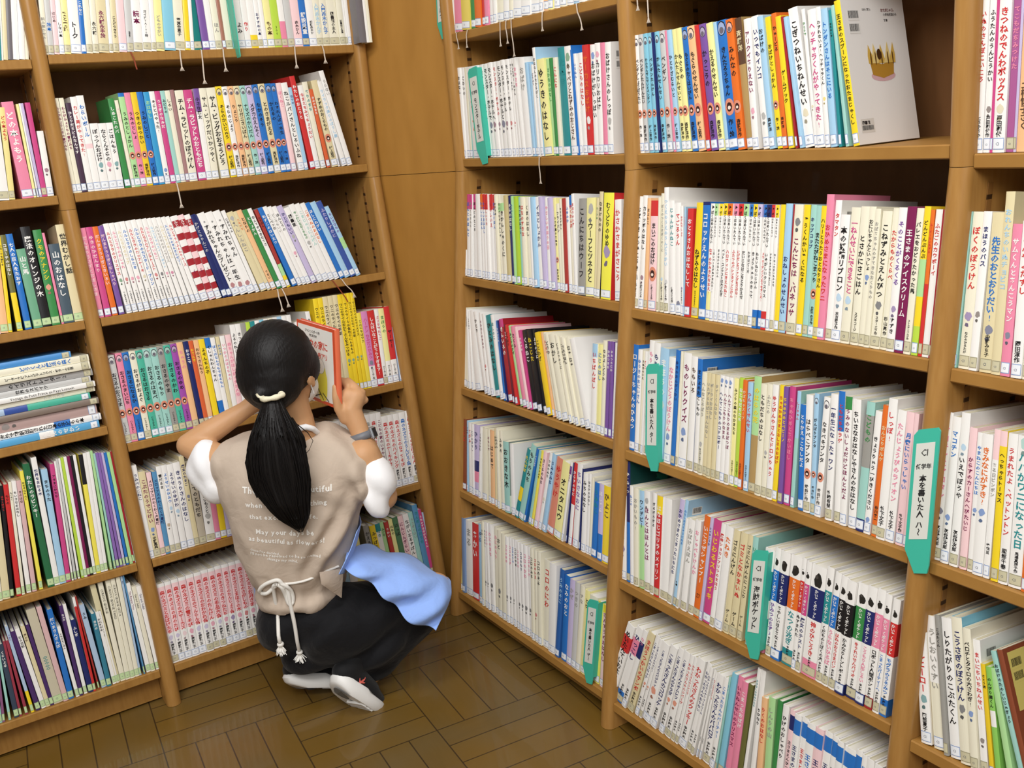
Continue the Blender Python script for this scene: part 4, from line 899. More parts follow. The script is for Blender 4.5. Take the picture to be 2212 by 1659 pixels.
DATA = '''
#U2 R U 2 150 w
19.5,0.003,7.3,229|C|D|ペンギンたんてい|o;f
28.8,-0.004,7.8,229|N
!38.6,-0.011,12.9,228|W|D|ペンギンしょうぼうたい|o;f
!53.5,-0.018,13.3,228|s|D|ペンギンたんけんたい|o;f
!68.7,-0.025,13.1,228|C|D|かんたんせんせいとペンギン|o;f
83.8,-0.032,11.8,228|C|D|ペンギンたんけん|o;f
97.6,-0.039,4.6,228|N
!104.1,-0.046,13.2,228|C|D|かんたんせんせい|o;f
!119.3,-0.053,15.6,228|s|D|ペンギン|o;f
136.9,-0.06,7,227|P
!145.9,-0.067,12.6,227|b|D|ひとりざむらいと|o
!160.6,-0.074,13.5,227|y|D|かんたんせんせいと|o
!176.1,-0.081,15.3,227|y|D|もぐらの|o
!193.4,-0.088,16,227|B|D|もぐらのたくはいびん|o;f
!211.4,-0.095,18.6,227|o|D|もぐらのせんせい|o;f
!232.1,-0.102,10.6,227|R
!244.7,-0.109,17,227|V|D|かっこうの|o;f
!262.5,-0.11,15.8,227|y|D|かえるのせんせい|o
!279,-0.111,11,227|b
!290.6,-0.112,23.1,227|B|D|きんたろうちゃん|o;f
!314.4,-0.112,17.3,227|O|D|みんなの|o;f
!332.4,-0.113,15.9,227|h|K|斉藤洋|b=H@0-.35
!348.8,-0.075,15,222|W|M|アリクイありえない|i=P@.7
!371.8,-0.11,15.7,225|W|N|いつでもインコ|i=S@.75
!388.9,-0.114,13.3,223|b|D|おばけの|a=斉藤洋
!403.6,-0.118,11.9,220|Y|D|おばけとしょかん|o
!416,-0.102,10.9,224|O|D|ひゅーどろ|a=斉藤洋
!432.3,-0.125,11.9,218|Y|D|ゲームブック|q.4
448.4,-0.143,4.6,217|r
457.2,-0.16,7.5,216|b
!465.5,-0.161,19.5,228|W|D|こぎつねいちねんせい|i=K@.75
485.7,-0.126,7.2,223|W|G|ひとりで|i=K@.7
!493.3,-0.091,16.5,219|W|m|ヘッチャラくんがやってきた!
!510.4,-0.092,9.3,221|W|D|わすれないよ!ヘッチャラくん|i=Y@.65
!521.5,-0.098,12.9,217|b|B|トンダンさんはそこにいる
536.3,-0.105,5.8,214|T|D|おれはレオ
550.1,-0.142,6.4,221|t
!565.1,-0.18,11.7,228|Y|D|王さまのスプーンになったおたまじゃくし|cov=W;crown
#U3 R U 3 150 t
!10.7,-0.009,19.6,213|b|S|さきんちゃん
!30.7,-0.002,17,231|W|D|おばあさんのひこうき|i=S@.72;a=佐藤さとる
!48.8,-0.005,14.4,233|W|D|カラッポのはなし|i=M@.72;a=佐藤さとる
66,-0.015,10.7,228|o|H|まよいこ
!79.4,-0.026,22.8,223|p|D|まいごのおばけ|b=R@0-.14;o;a=佐藤さとる作
106.2,-0.042,6.7,230|I
117.1,-0.058,10.1,238|I|S|ぼくのつくえはぼくのくに|i=b@.72;a=佐藤さとる作
!130.9,-0.072,13.2,250|W|b|つくえのうえのうんどうかい|i=s@.75;d220;a=佐藤さとる作
!147.6,-0.086,13.9,224|W|T|じゃんけんねこ|q.06;a=佐藤さとる作
!162,-0.084,16.4,220|W|R|てごろうん|i=N@.9
178.8,-0.081,7.5,215|W|R|はだれでしょう|i=V@.75;a=さとうまきこ
186.7,-0.055,3.5,213|b|P|ほっかほっか
!190.5,-0.028,15.5,210|R|W|おとうさんおはなしして
!206.4,-0.007,18.9,222|Y|D|ねずみのはなし|q.4;a=おやすみのまえに
!229.1,-0.023,19.1,224|B|W|コロッケえんのようせい|b=N@0-.03
!248.6,-0.012,13.2,221|W|R|なぞのかみきれをおえ!|b=y@.75-1;ser
262.4,-0.013,9,221|W|D|2るいベースがぬすまれた?!|ser;b=g@0-.1
271.9,-0.014,8.9,221|W|D|まよなかのはんにん|ser;b=Y@0-.1
!281.4,-0.015,12.8,222|W|D|ペット・コンテストは大さわぎ|ser;b=Y@0-.1
!294.7,-0.015,12.6,222|W|R|ハロウィンにきえたねこ|ser;b=O@0-.1
!307.9,-0.016,12.5,222|W|R|ふたつのバレンタインじけん|ser;b=P@0-.1
!321,-0.017,12.3,222|W|R|にげだしたファングをさがせ!|ser;b=R@0-.1
!333.9,-0.017,13,222|W|D|だいじなはこをとりかえせ|ser;b=g@0-.1
!347.4,-0.018,10,222|W|D|かぎはどこだ|ser;b=B@0-.1
!358,-0.019,12.7,222|W|D|きょうりゅうのきって|ser;b=Y@0-.1
!371.2,-0.02,11,222|W|D|ねむいねむいじけん|ser;b=v@0-.1;b2=B@.85-1
!382.8,-0.02,9.9,222|W|R|スウェーデンこくおうをすくえ!|ser;b=B@0-.1;b2=B@.85-1
!393.3,-0.021,12,222|W|D|いそがしいクリスマス|ser;b=N@0-.1;b2=R@.85-1
405.9,-0.022,7.8,222|W|D|すきすきすきなできごと|ser;b=R@0-.1
414.3,-0.023,7.9,222|W|D|なくなったかいものメモ|ser;b=Y@0-.1
!422.6,-0.019,10.2,223|Y
!433.2,-0.016,14.7,225|b|N|おねしょのせんせい|q.4
448.3,-0.012,4.2,224|r
!452.9,-0.008,18.4,224|I|M|こんにちは、バネッサ|q.25;i=D@.13
!472.3,-0.011,13.1,224|Y|D|ぞうくんかいぞくになる
!485.8,-0.008,11.5,224|t|N|キップコップ
!497.9,-0.01,13.8,223|t|D|またたびねこまつり|o;q.2;a=白阪実世子作
!512.2,-0.01,11.5,223|Y|D|ハリーとうたうおとなりさん
#U3b R U 3 150 t
!520.8,-0.007,15,242|P|R|おひめさまになったワニ|q.2
!536.3,-0.005,12.5,233|W|R|タマタン|d200;cov=W;bar
!549.2,-0.002,18.1,210|W|D|本の妖精リブロン|i=b@.65;a=末吉暁子作
!567.6,0.004,18,222|I|m|一ねんせいにできること|i=b@.68
!588,-0.005,15.6,224|I|D|とさかにさごはん|q.2;a=スズキコージ
!604.6,-0.008,12.7,224|I|D|おにいちゃんといっしょ|i=B@.5
!617.8,-0.002,9.8,221|I|S|おばあちゃんのすてきなおくりもの
!627.9,0.004,17.3,218|I|D|こねずみとえんぴつ|i=D@.68;a=スターエフ作
!645.6,0.004,12.5,223|I|R|たからものくらべ|q.15;a=杉山亮作
!659.6,-0,14.2,224|W|V|そのことがくるくる|i=V@.7;a=すずき
!674.7,-0.002,15.8,226|M|W|王さまのアイスクリーム|q.15
!690.9,-0,11.7,224|I|D|バレエをおどりたかった馬|a=ストルテンベルグ作
!704.3,-0.006,10.6,227|Y|D|どんどんぶんぶ|b=g@.35-.6;b2=L@.8-1
!716.3,-0.01,6.4,222|O|R|ルーピーといたずら|b=R@.5-1
!723.2,-0.004,11.2,223|W|R|ふたごのカウボーイ
!734.8,-0.004,7.2,223|r|W||cov=G
#U4 R U 4 150 t
10.6,-0.004,11.1,222|W|D|コレットとわがまま王女
22.7,-0.007,14.2,226|W|O|すずめのくつした
!37.9,-0.01,19.3,230|B|W|ロージーちゃんのひみつ|q.08
57.6,-0.009,13.7,222|W|B|ゆうきのおにいさん
71.7,-0.003,9,222|I|D|たぬきのいえ
81.2,0.003,5.9,222|W|R|まじょの
!87.5,0.009,16.5,246|W|P|もりの
!104.7,0.007,20,244|W|N|もりの
!125,0.014,25.2,236|b|W|まほうの|d200;i=s@.5
!153.3,0.002,19,221|W|P|なかじどうのぼうけん|i=B@.75
174.6,-0.006,11.8,238|B|N|ゆきのおんがくかい
186.8,-0.004,6.6,237|I
!193.8,-0.001,22.1,236|W|M|ものしりクイズ|i=B@.68;d190;cov=I
!219,-0.013,17.1,232|W|H|ももいろ
!239.2,-0.024,13.3,229|W|D|まじょのおとしもの|b=B@0-.33;d170;cov=B;bar
252.9,-0.012,12.9,206|I|S|へんなどろぼう|i=S@.7;a=たかどのほうこ
266.4,-0.014,11.9,207|K|S|いたずらおばあさんはなし
279,-0.015,11.4,207|K|S|ポーライおはなし
291.1,-0.016,11,207|K|S|タイーくんはなし
302.8,-0.017,12.1,208|W|N|へんてこもりのコドロボー|q.15;i=B@.05
315.5,-0.018,11.6,208|W|M|へんてこもりのなまえ|q.15;i=B@.05
327.8,-0.02,11.5,208|W|M|へんてこもりのまるぼつぼ|q.15;i=B@.05
340,-0.021,10.5,208|y|D|みどりの森のなかまたち|a=たかどのほうこ
!350.9,-0.015,11.9,211|L|W|おともだちたち|a=たかどのほうこ
363.4,-0.016,10.4,209|O|K|かぼちゃスープ|a=たかどのほうこ
!376,-0.025,12.3,207|b|R|つんつくせんせい|a=たかどのほうこ
!388.7,-0.015,17.5,221|h|Y|のはらの花|b=g@0-.5
!406.7,-0.01,14.1,210|I|D|ともだちのはなし
!421.4,-0.011,11.6,212|I|S|ふたごの|i=S@.6
!433.7,-0.012,13.8,213|W|R|ゆうびんやさんとドロンりゅう
!447.8,-0.003,10.8,215|Y|R|ちゃめひめさまとおしろのおばけ
!463.1,-0.022,10.4,214|V|Y|ちゃめひめとペピーノ
!474.3,-0.025,13.2,216|m|P|ちゃめひめとあかいほし
#U4b R U 4 150 t
491,-0.016,8.4,211|t|R|しーちゃん|b=b@0-.4
!508.7,-0.064,12.1,189|B|W|とりかえっこなしだよ
!521.3,-0.062,14.7,209|W|D|はらぺこブンタ|o;a=武井博作
!536.4,-0.052,9.6,214|b|D|がんばりブンタ|o;f;a=武井博作
!546.4,0.001,13.3,212|W|D|なきべそブンタ|o;f;a=武井博作
!568.6,-0.039,14.5,220|W|N|一年生になったぞワン|a=竹崎有斐
!586.9,-0.055,12.5,227|W|R|ともだちクラゲ|b=B@0-.3
!599.8,-0.043,13.3,221|W|M|うみのないしょだけどほんとだよ|b=G@0-.1
!616.4,-0.056,15.1,219|W|D|ちいさなおはなしやさんのおはなし
!631.9,-0,15.6,220|t|G|こどもの|b=S@.1-.5;b2=N@.9-1
!647.9,0.009,12.4,208|W|D|きょうりゅう一ぴきください|q.2;i=B@.88
!663.2,-0.003,11.1,220|O|K|おんどりボルケ|q.15;a=谷川晃一
!674.7,0,15.9,234|W|R|しっぽ!|d165;a=竹下文子
!691,0.002,15.2,218|W|P|たんじょうびのライオン|a=竹下文子
!709,-0.01,13.3,218|p|B|月夜にいらっしゃい|q.15;a=竹下文子作
!722.7,-0.01,7.9,218|p
#U5 R U 5 155 t
!31.2,-0.069,21.6,220|W|D|なつだけどほうほうほう|b=T@0-.12;i=V@.68
53.5,-0.071,12.2,271|N|W|ひ・み・つ|d220;b=B@.5-1;cov=Z
68.2,-0.08,10.5,220|W|B|ねこの
79.1,-0.072,15.5,219|I|S|おかいもの?|q.1
95.3,-0.073,16,217|g|D|ワンデピー|b=b@0-.35
!112,-0.074,18.8,221|W|M|ほんとはほんとは|i=S@.1
131.2,-0.025,11.7,224|W|D|ぎろぎろぎろ|d165
!143.3,-0.018,17.7,222|R|W|はなほじゴリラのメイリン|b=Y@0-.18;cov=W;d170;bar
!161.4,-0.018,24.8,222|W
186.6,0.101,13.4,235|W|N|おひめさまのこまったいちにち|b=v@0-.18;d170
203.1,0.09,8.9,236|b|B|わたしはえらそうにねる|a=竹書;d170;bar
214.6,0.079,7.4,199|W
!226.6,0.058,16.2,199|W|S|おばけえほん
!248.3,0.033,15.3,202|W|P|おしゃべりけんか|q.1
!264,0.074,17.6,219|O|W|いこうぜシャンプー|a=薫
282.6,0.072,8.5,221|v|N|とべひこうき
!292.7,0.066,21.3,220|m|Y|いじわるストライキ
314.5,0.073,11.9,219|W|R|魔神ショカンプリつのまほう
!327.9,0.068,19.1,217|W|O|たねき
!348.5,0.063,15.5,215|K|D|ゴミにんげん|a=ゲーム
!364.4,0.069,18,215|K|R|ゴミとなかまいぬ|q.1;a=ゲーム
!385.7,0.056,12.8,216|K|D|ゴミにんげんのにっこり|a=ゲーム
!409.5,0.007,13.3,217|t|G|いくぞ
#U5b R U 5 160 t
!433.5,0.048,22.5,205|W|D|いってるせいり|kp=T;b2=P@.85-1
!459.8,0.031,13.3,213|W|V|ひみつのちず3|kp=B
!473.5,0.036,21.3,212|W|D|あやしいほらあな|kp=N;b2=B@.9-1
!498.1,0.023,25.3,211|W|T|なつの泳ぎ|kp=O;b2=T@.85-1
523.8,0.031,9.1,215|W|D|ぬすまれた|kp=R
!533.3,0.035,10.8,212|W|N|魔女のテスト|kp=m
!546.1,0.027,30.8,210|W|R|神のひこうき|kp=N;b2=P@.85-1
!577.3,0.028,14.6,216|W|D|くだものとぼくの犬|kp=T
!592.3,0.045,12.8,213|W|P|うらないひろば|kp=B
!606.3,0.042,13.8,211|W|R|はねのおうさまパン|kp=D
!622.2,0.033,18.2,209|W|D|かみなりトントボ|kp=D;b2=N@.9-1
!642.1,0.028,21.3,210|W|R|ゆうれいせんパイオ|kp=G;b2=N@.9-1
!663.8,0.028,17.5,213|W|P|こうもり人形しろい|kp=N;b2=N@.9-1
!681.8,0.027,15.3,214|W|D|ロボット人間ポン|kp=P;b2=r@.9-1
!699.1,0.02,12.2,211|W|B|こまったパーティーへ|kp=P
!711.7,0.028,13.5,208|W|B|モグラのうそみつ|kp=R;b2=B@.85-1
#U6 R U 6 160 t
!4.8,0.316,24.2,210|W|D|めいたんていおよぐ|b=R@.15-.35;b2=M@.88-1;a=寺村輝夫
!31.8,0.311,23,212|W|N|ひっこし|b=P@.15-.35;b2=B@.85-1;a=寺村輝夫
58.2,0.301,14.8,217|W|P|なつ|b=N@.15-.35;a=寺村輝夫
!77.2,0.285,19.9,217|K|R|まほうつかいのサンポ|a=寺村輝夫
101.1,0.272,11.4,220|W|N|こまったさんのコロッケ|i2=O;a=寺村輝夫
116.2,0.258,8.8,214|W|N|こまったさんのカレー|i2=O;a=寺村輝夫
!128.5,0.245,24.4,209|W|N|こまったさんのスパゲティ|i2=O;a=寺村輝夫
!154.1,0.262,21.2,215|W|N|こまったさんのコロッケ|a=寺村輝夫
!183,0.23,15.6,219|W|N|こまったさんのサラダ|i2=O;a=寺村輝夫
!201.9,0.218,18.5,218|W|N|こまったさんのオムレツ|i2=O;a=寺村輝夫
222.7,0.211,11,218|W|R|わかったさんのハンバーグ|a=寺村輝夫
235.8,0.204,8.5,218|W|R|わかったさんのニンニク|a=寺村輝夫
!246.5,0.197,21.6,219|W|R|わかったさんのクッキー|a=寺村輝夫
268.9,0.21,11.6,220|W|N|わかったさんのおりない|a=寺村輝夫
285.1,0.191,8.6,216|W|N|わかったさんのシュークリーム|a=寺村輝夫
298.2,0.173,4.3,213|W|N|わかったさんのアップルパイ|a=寺村輝夫
306.9,0.154,4.9,210|W|R|わかったさんのマドレーヌ|a=寺村輝夫
!316.1,0.135,19.1,207|W|N|わかったさんのババロア|a=寺村輝夫
339.6,0.116,12.7,209|W|B|こまったさんのパーティー|a=寺村輝夫
354.9,0.106,4.3,217|t|B|おりょう
!361.8,0.096,13.8,226|C
!378.2,0.087,14.3,226|P|M|いちねんせいのクリスマス
!397,0.068,14.7,222|P|W|こまったおばけ
413,0.065,11.9,223|H2
425.3,0.079,7.5,264|W|T|おはなしのひみつたち|d175;bar
442.9,0.039,11.5,263|W|D|りひなり|q.3
463.3,-0.001,13.6,213|o|R|りくのおはなし
479.6,-0.012,15.7,219|g|S|しんりの山
495.6,0.012,11.8,222|G
507.8,0.032,14.1,222|W|D|ひげのおしゃべり
#U6b R U 6 160 t
523.8,0.032,10.9,219|p|D|王さまえんぴつ|kp2=N
535.1,0.032,15.2,216|W|N|王さまのぼうえんきょう|kp2=B
550.7,0.032,13.8,217|W|R|王さまとくじら|kp2=B
564.9,0.032,18.1,214|W|B|王さまめいたんてい|kp2=B
583.4,0.032,18.3,214|p|N|王さまの木|kp2=B
602.1,0.032,16,216|W|N|王さまうみへ|kp2=B
618.5,0.032,13,215|W|D|王さまびっくり|kp2=B
631.9,0.032,13.1,213|W|D|王さまのたまご|kp2=B
645.4,0.032,23.8,208|W|D|王さまどうぶつえん|kp2=B
669.7,0.032,13,215|W|D|王さまばんざい|kp2=B
683.1,0.032,9.9,213|W|B|おしゃべり
693.4,0.032,14.2,212|W|R|アイス|i=P@.1
708,0.032,15,209|W|D|ちび
#V2 R V 2 160 t
!774.4,0.01,12.3,211|W|R|いぬのさんぽこいこう|a=とうやあや
!787.2,0.01,11.2,211|W|D|ふうたんのうんどうかい|i=H@.72;a=戸田和代作
798.7,0.01,4,211|m
!803.2,0.01,17.3,211|W|R|きつねのでんわボックス|i=K@.72;a=戸田和代
!820.9,0.01,11.7,211|m2|P|てこもだちみつけた
832.9,0.01,3.6,211|v
!836.9,0.01,16.6,211|o|H|土橋悦子さく|q.55;s
853.9,0.01,8.6,211|W
#V3 R V 3 160 t
!764.4,-0.004,18.1,229|t|B|ちきゅうのなかみ|a=長崎夏海;i=W@.68
!784.6,-0.012,16.8,229|I|R|ぼくのぼうけん|i=V@.66;a=なかのひろたか
!802.6,-0.015,12.4,230|W|N|まほうのバス|i=H@.64
!818.5,-0.028,18.5,229|K|B|先生のおとおりだい!|q.15;i=N@.73;a=中野みち子
!838.4,-0.033,13.2,258|K|b|おれんちのいぬチョビコ|d180
!852,-0.032,13.7,214|P|W|サムくんとあんこうマン|i=N@.73
!867.9,-0.04,15.1,219|W|R|こんやよたずし|a=岡田淳作
883.4,-0.04,13.3,219|I|D|まほうの
897.1,-0.04,10.7,219|b
908.2,-0.04,13.6,219|W|R|おはなし
#V4 R V 4 160 t
!773.7,-0.023,16.3,233|W|P|マコチンとマコタン|i=N@.66;a=灰谷健次郎;d180
!790.4,-0.019,13.5,229|W|B|マコチン|i=B@.68;a=灰谷健次郎
!805.7,-0.026,13.9,238|W|D|いえでぼうや|q.25;i=b@.22;a=灰谷健次郎;d180
!821.8,-0.034,11.3,218|p|M|からすのカーさんへびたいじ|q.2
!834.5,-0.038,9.6,213|W|B|やまねこのこんにちは|i=B@.55
!844.9,-0.04,16,214|W|O|きみなにがすき?|i=B@.55
!861.4,-0.038,9.4,224|W|S|ある日ピンポン|b=p@0-.2;q.22;a=蜂飼耳
!874.1,-0.051,10.6,224|Y|D|へっちゃらトーマス|b=p@0-.1;q.14
!885.1,-0.048,13.9,223|W|R|うまれたよ、ペットントン|a=服部千春
!900.2,-0.052,19.8,223|W|T|パパがワニになった日|q.1;a=馬場真理子作;i=t@.05
920.5,-0.052,17.5,223|O|W|たいようの
938.4,-0.052,16.2,223|W|D|まほう
955,-0.052,15.9,223|I
#V5 R V 5 170 t
!793.7,-0.177,18.4,209|W|R|トッピカルヒーロー|q.04;i=T@.65;a=阿部夏子;d190
!814.7,-0.186,18,213|W|S|うしおいぐすい|cov=Y;b=I@.5-1
!835.1,-0.194,7.8,221|S|D|こぶたくん
!844.2,-0.197,17.1,220|W|D|しりたがりのこぶたくん|cov=I
!862.1,-0.194,17.4,228|I|N|こうさぎのぼうけん|i=D@.62;cov=C
!880.2,-0.186,12.9,218|I|D|ペロチとタマロの大さわぎ!|i=B@.6;d190
!894.9,-0.192,11.4,205|W|R|まいにちいちねんせい|i=H@.75;cov=W;bar
910.9,-0.216,6.8,174|Y2|D|さとう店
!920.2,-0.227,8.4,173|g2|D|のんびり屋くん|b=W@.38-.52;cov=g2
!940.3,-0.312,9.5,177|g
!963.4,-0.396,8.5,210|t|D|おばけのたのしいじゅぎょう|d190
!973,-0.38,8.5,216|H3|K||d200;s;ylab
#T1 R T 1 150 w
-695.3,0.087,25.2,234|W
-669.6,0.087,38.2,234|P|W
-630.8,0.087,40,234|y2
-590.2,0.087,23.5,234|G
-566.2,0.087,29.4,234|O
-536.2,0.087,15.6,234|R
-520.2,0.087,18.9,234|P
-500.7,0.087,18.7,234|W
-481.6,0.087,15,234|W
-466.1,0.087,29.1,234|I
-436.5,0.087,24.4,234|W
-411.6,0.087,15.9,234|I
-395.2,0.087,35.6,234|W
-359,0.087,37,234|W
-321.5,0.087,33,234|W
-288,0.087,14.5,234|W
-273,0.087,20.2,234|o
-252.4,0.087,19.9,234|y
-232,0.087,22.4,234|W
-209.2,0.087,24.1,234|I
-184.6,0.087,23.6,234|W
-160.5,0.087,23.2,234|b
-136.8,0.087,22.7,234|W
-113.6,0.087,25.5,234|W
-87.6,0.087,25,234|P
-62.1,0.087,24.5,234|W
-37.1,0.087,24,234|I
#T2 R T 2 140 w
-715.6,-0.021,11.4,229|W|D|とんで|b=h@0-.08
-703.8,0.04,22,228|p|M|たべもののはなし
-681.3,0.041,14.4,228|W|D|おはなし
-666.5,0.042,15.6,227|W|D|こわいの
-650.5,0.043,13.2,227|I
-636.9,0.044,4.7,227|t
!-625.7,-0.001,55.2,226|W|O|もんすたー
-559.9,-0.047,20.9,226|W|D|モンスター・ホテル|i=N@.65;q.05
-538.6,-0.041,20.6,226|W|D|モンスター・ホテルで|i=N@.65;q.05
-517.6,-0.035,18.3,227|W|D|モンスター・ホテルへ|i=M@.65;q.05
-498.9,-0.03,14.8,227|W|R|モンスター・ホテルの|i=M@.65;q.05
-483.7,-0.024,23.1,227|W|D|モンスター・ホテルと|i=N@.65;q.05
-460.2,-0.019,15.6,228|W|D|モンスター・ホテル|i=M@.65;q.05
-444.3,-0.013,15.4,228|W|D|モンスター・ホテル|i=R@.65;q.05
-428.4,-0.007,8.7,228|W|D|モンスター・ホテル|i=R@.65;q.05
-414.8,-0.028,10.5,228|W|D|モンスター・ホテル|q.05
-399.3,-0.048,14.9,228|W|P|おひさま
!-383.9,-0.016,23.7,226|W|S|おばけ|d190
-355.6,-0.036,12.6,213|b
-342.6,-0.022,10.7,209|b|P
-331.5,-0.008,9.1,206|W|N|どうぶつ
-318.7,-0.024,11.4,242|W|D|おはなしのたからばこ|d190;cov=b
!-302.5,-0.044,29.8,215|y|D|ゆうきのはなし
-272.2,-0.031,13.6,213|g|G|さかなのはなし
-258.2,-0.015,11.7,213|G
-246,-0,15.1,213|I|R|こんにち
!-230.6,0.002,26.2,232|T|T|たぬき|d170
!-200.2,-0.015,23.4,232|W|H|キャベツとねずみのおじさん|i=G@.1;cov=B
-176.4,-0.015,6.1,223|B
-169.8,-0.015,10.3,214|W|B|いちねん
-159.1,0.009,16.7,214|W|R|こどものはなし
!-141.4,0.007,21.8,228|R|O|サーカスおばけ|i=W@.68
!-119.2,0.025,18.3,226|W|D|おばけがいっぱい|i=B@.1
!-100.5,0.03,18,227|W|D|カリカリおばけ|i=P@.1
!-82.1,0.034,16.3,226|P|W
!-65.4,0.038,19,225|W|D|おばけさんのしっぽ|i=S@.7;cov=W;d150;bar
#T3 R T 3 150 w
-706.7,-0.05,13,215|W|R|おや
-687.5,-0.077,21.5,218|W|M|いっちょうばたけ|i=R@.65
-665.5,-0.038,16.8,217|W|B|ほんとのほんと|b=m@0-.18
-646,-0.049,12.3,217|W|S|ほんとのきもち|b=m@0-.18
-628.8,-0.069,14.3,218|W|D|ほんとのところ|b=m@0-.18
-613.9,-0.07,4.8,218|W|R|ほんとのはなし|b=m@0-.18
-605.5,-0.085,19.3,218|W
-582.5,-0.099,13.1,219|W|B|たのしいえほん|b=O@0-.18
-568,-0.104,13,219|W|B|たのしいおはなし|b=R@0-.18
-553.7,-0.108,12.8,219|W|R|たのしいうた|b=R@0-.18
-539.5,-0.112,16.7,219|W|R|たのしいえ|b=R@0-.18
-521.5,-0.116,14.5,219|W|B|たのしいほん|b=R@0-.18
-505.6,-0.12,10.4,219|I|D|おおきな
-493.8,-0.124,12.3,219|I|D|ちいさなきかんしゃ|b=g@.1-.2
-480.1,-0.128,18.7,198|I|D|きかんしゃのくに|b=g@0-.1
-458.9,-0.138,18.4,218|K2
-439.9,-0.138,14.5,218|N|W|そらのはなし
-424.9,-0.13,8.9,217|g|B|もりのくに
-415.5,-0.126,16.1,216|L2
-398.9,-0.122,12.9,215|t|D|きつねのはなし
-384.2,-0.127,16.3,215|I|R|はなのすきな
-366.2,-0.133,16.1,215|I|D|くまのはなし
-348.3,-0.139,9.8,216|W
-337.7,-0.14,15.6,216|b
-321.2,-0.142,18.4,217|W|N|イカとしょかん|d160
-299.4,-0.155,16.5,217|v
-282.3,-0.131,14.6,216|W|P|やさしいまほうの日|d160
-265.4,-0.139,17.7,216|v
-245.4,-0.147,11,216|y|D|うさぎ屋のたぬき|o
-233.9,-0.145,12.5,203|I|D|フライパン
-220.9,-0.125,9.2,213|I|D|ききみみずきん
-211.1,-0.124,10.8,215|R2
-199.9,-0.124,12.2,217|W|B|ふゆのひ
-187.1,-0.123,13.7,222|I|R|かくれんぼ|b=B@0-.12
-173,-0.121,11.1,226|W|R|まほうのいす|d200
!-161.4,-0.041,25.2,215|S|D|こんにちはウーフ
!-135.8,-0.041,31.3,217|y|D|ウーフとツネタと|i=S@.12;q.25
-104.1,-0.016,8.5,217|K|G|ウーフは
-95.2,-0.001,14.1,231|K|D|なまけものの|cov=D
!-79,-0.009,34.8,229|Y3|D|むくどりのゆめ|i=V@.55;cov=R;d170
!-30.2,-0.072,21.9,215|W|R|かさかさまがさこう
#T4 R T 4 165 w
-729.9,-0.019,25.3,218|L2|G
-703.9,-0.02,11.3,219|g2|G|みどりの
-688.4,-0.038,28.3,215|I|G|はる
-658,-0.046,5.9,220|I|D|くらやみのなか
-644,-0.092,6.7,217|W|S|いろいろの
-628.1,-0.139,7.9,214|W|D|しろいほん|cov=W
-609.4,-0.227,26.8,217|w0
-562.8,-0.316,16.2,222|W|D|ひとり
-545.3,-0.248,12.4,220|W|M|メルローのひみつ|i=R@.65
-527.6,-0.269,15.3,219|W
-506.9,-0.29,23.6,218|T|D|ひとみのはなし
-481.9,-0.27,14.7,222|W|T|ほしのこ
-466.2,-0.239,9.6,208|B|W|うみのうた|d175
-451.6,-0.26,3.9,211|N
-442.8,-0.282,19.3,215|r|W|きんいろの|b=m@0-.1
-422.3,-0.274,8.1,204|M2|W|ももの
-407.2,-0.306,11.9,206|R|D|どろぼう
-388,-0.338,12,207|g|D|みどりのかぜ
-372.4,-0.351,16.5,208|P|D|さくら
-354.5,-0.344,11.3,208|p|W|いちご
-342.1,-0.34,11.2,201|m|W|ひめひめ
-329.8,-0.314,20.3,202|D|W|くろねこ
-307.6,-0.317,19.7,206|D|Y|ねこじた
-285.7,-0.321,13.7,209|D|W|よるのくに
-267.2,-0.339,17.2,205|Y2|D|ことわざ
-248.6,-0.317,9,208|o
-233.2,-0.344,10.5,210|I|R|おとぎの
-219.9,-0.353,14.1,210|I|D|どうわ
!-203,-0.361,23.2,210|I|D|おかし
-177.1,-0.365,11.6,212|I|D|どうぶつのくに
-164.4,-0.353,10,211|I|D|ことばあそび
-149.9,-0.371,11.9,211|I|D|うたのほん
-135.6,-0.377,17.8,212|I|D|なぞなぞ|cov=I;bar;d175
-116.2,-0.377,19.1,212|W
-95.3,-0.021,18.1,202|W|R|いちばんぼし|b=b@0-.15
-76.4,-0.023,16.5,203|y|B|にじのはし
-59.5,-0.011,13,214|I|D|なかよしどうわ
-46.1,-0.005,10.9,214|V|W|ひみつきち
-31.8,-0.019,10.1,215|V|W|ひみつのにわ
-21.3,-0.007,12.6,214|W
#T5 R T 5 175 w
-717.2,-0.024,20.1,206|V2|W|まよなか
-693.5,-0.04,19.9,203|W|P|あさ
-673,-0.041,19.8,203|H3|R|おちば
-652.7,-0.028,8.1,202|b|N|うみの
-638.4,-0.057,16.6,198|W|R|てがみ
-621.4,-0.052,12.5,199|W|N|とりのはなし
-608.5,-0.047,22.9,200|v|N|ひかり|b=N@.5-.65;b2=P@.65-.8
-585.1,0.009,10.4,201|W|D|くもをつかむ
-565.9,-0.033,23.7,201|I
-533.5,-0.075,12.9,201|I|M|おもいで
-520.2,-0.062,20.6,203|o|D|はじめて|q.2
-499.1,-0.062,11.1,211|K|D|みずうみ
-482.4,-0.086,11.1,216|I|D|しんらん
-465.4,-0.112,17.3,212|I|D|ふゆの
-447.6,-0.094,27.1,188|t|D|おおきな木|cov=Z2;d200
-419.9,-0.094,17.8,188|W
-401.6,0.264,15.4,198|T|Y|たんぽぽ|b=Y@.55-.75
-382,0.247,22.1,213|t|D|もりのみち
-358.9,0.251,7.9,209|B|W|そらのみち
-339.9,0.195,12.1,203|t
-325.7,0.189,10.3,206|Y4|D|ひまわりのみち
-310.8,0.169,14.6,206|p|D|さくらのみち
-295.6,0.201,12.3,209|W|D|あめのみち|i=K@.6
-277.3,0.175,16,209|b|N|うみのみち
!-260.7,0.174,27.3,202|o2|R|ゆうやけ
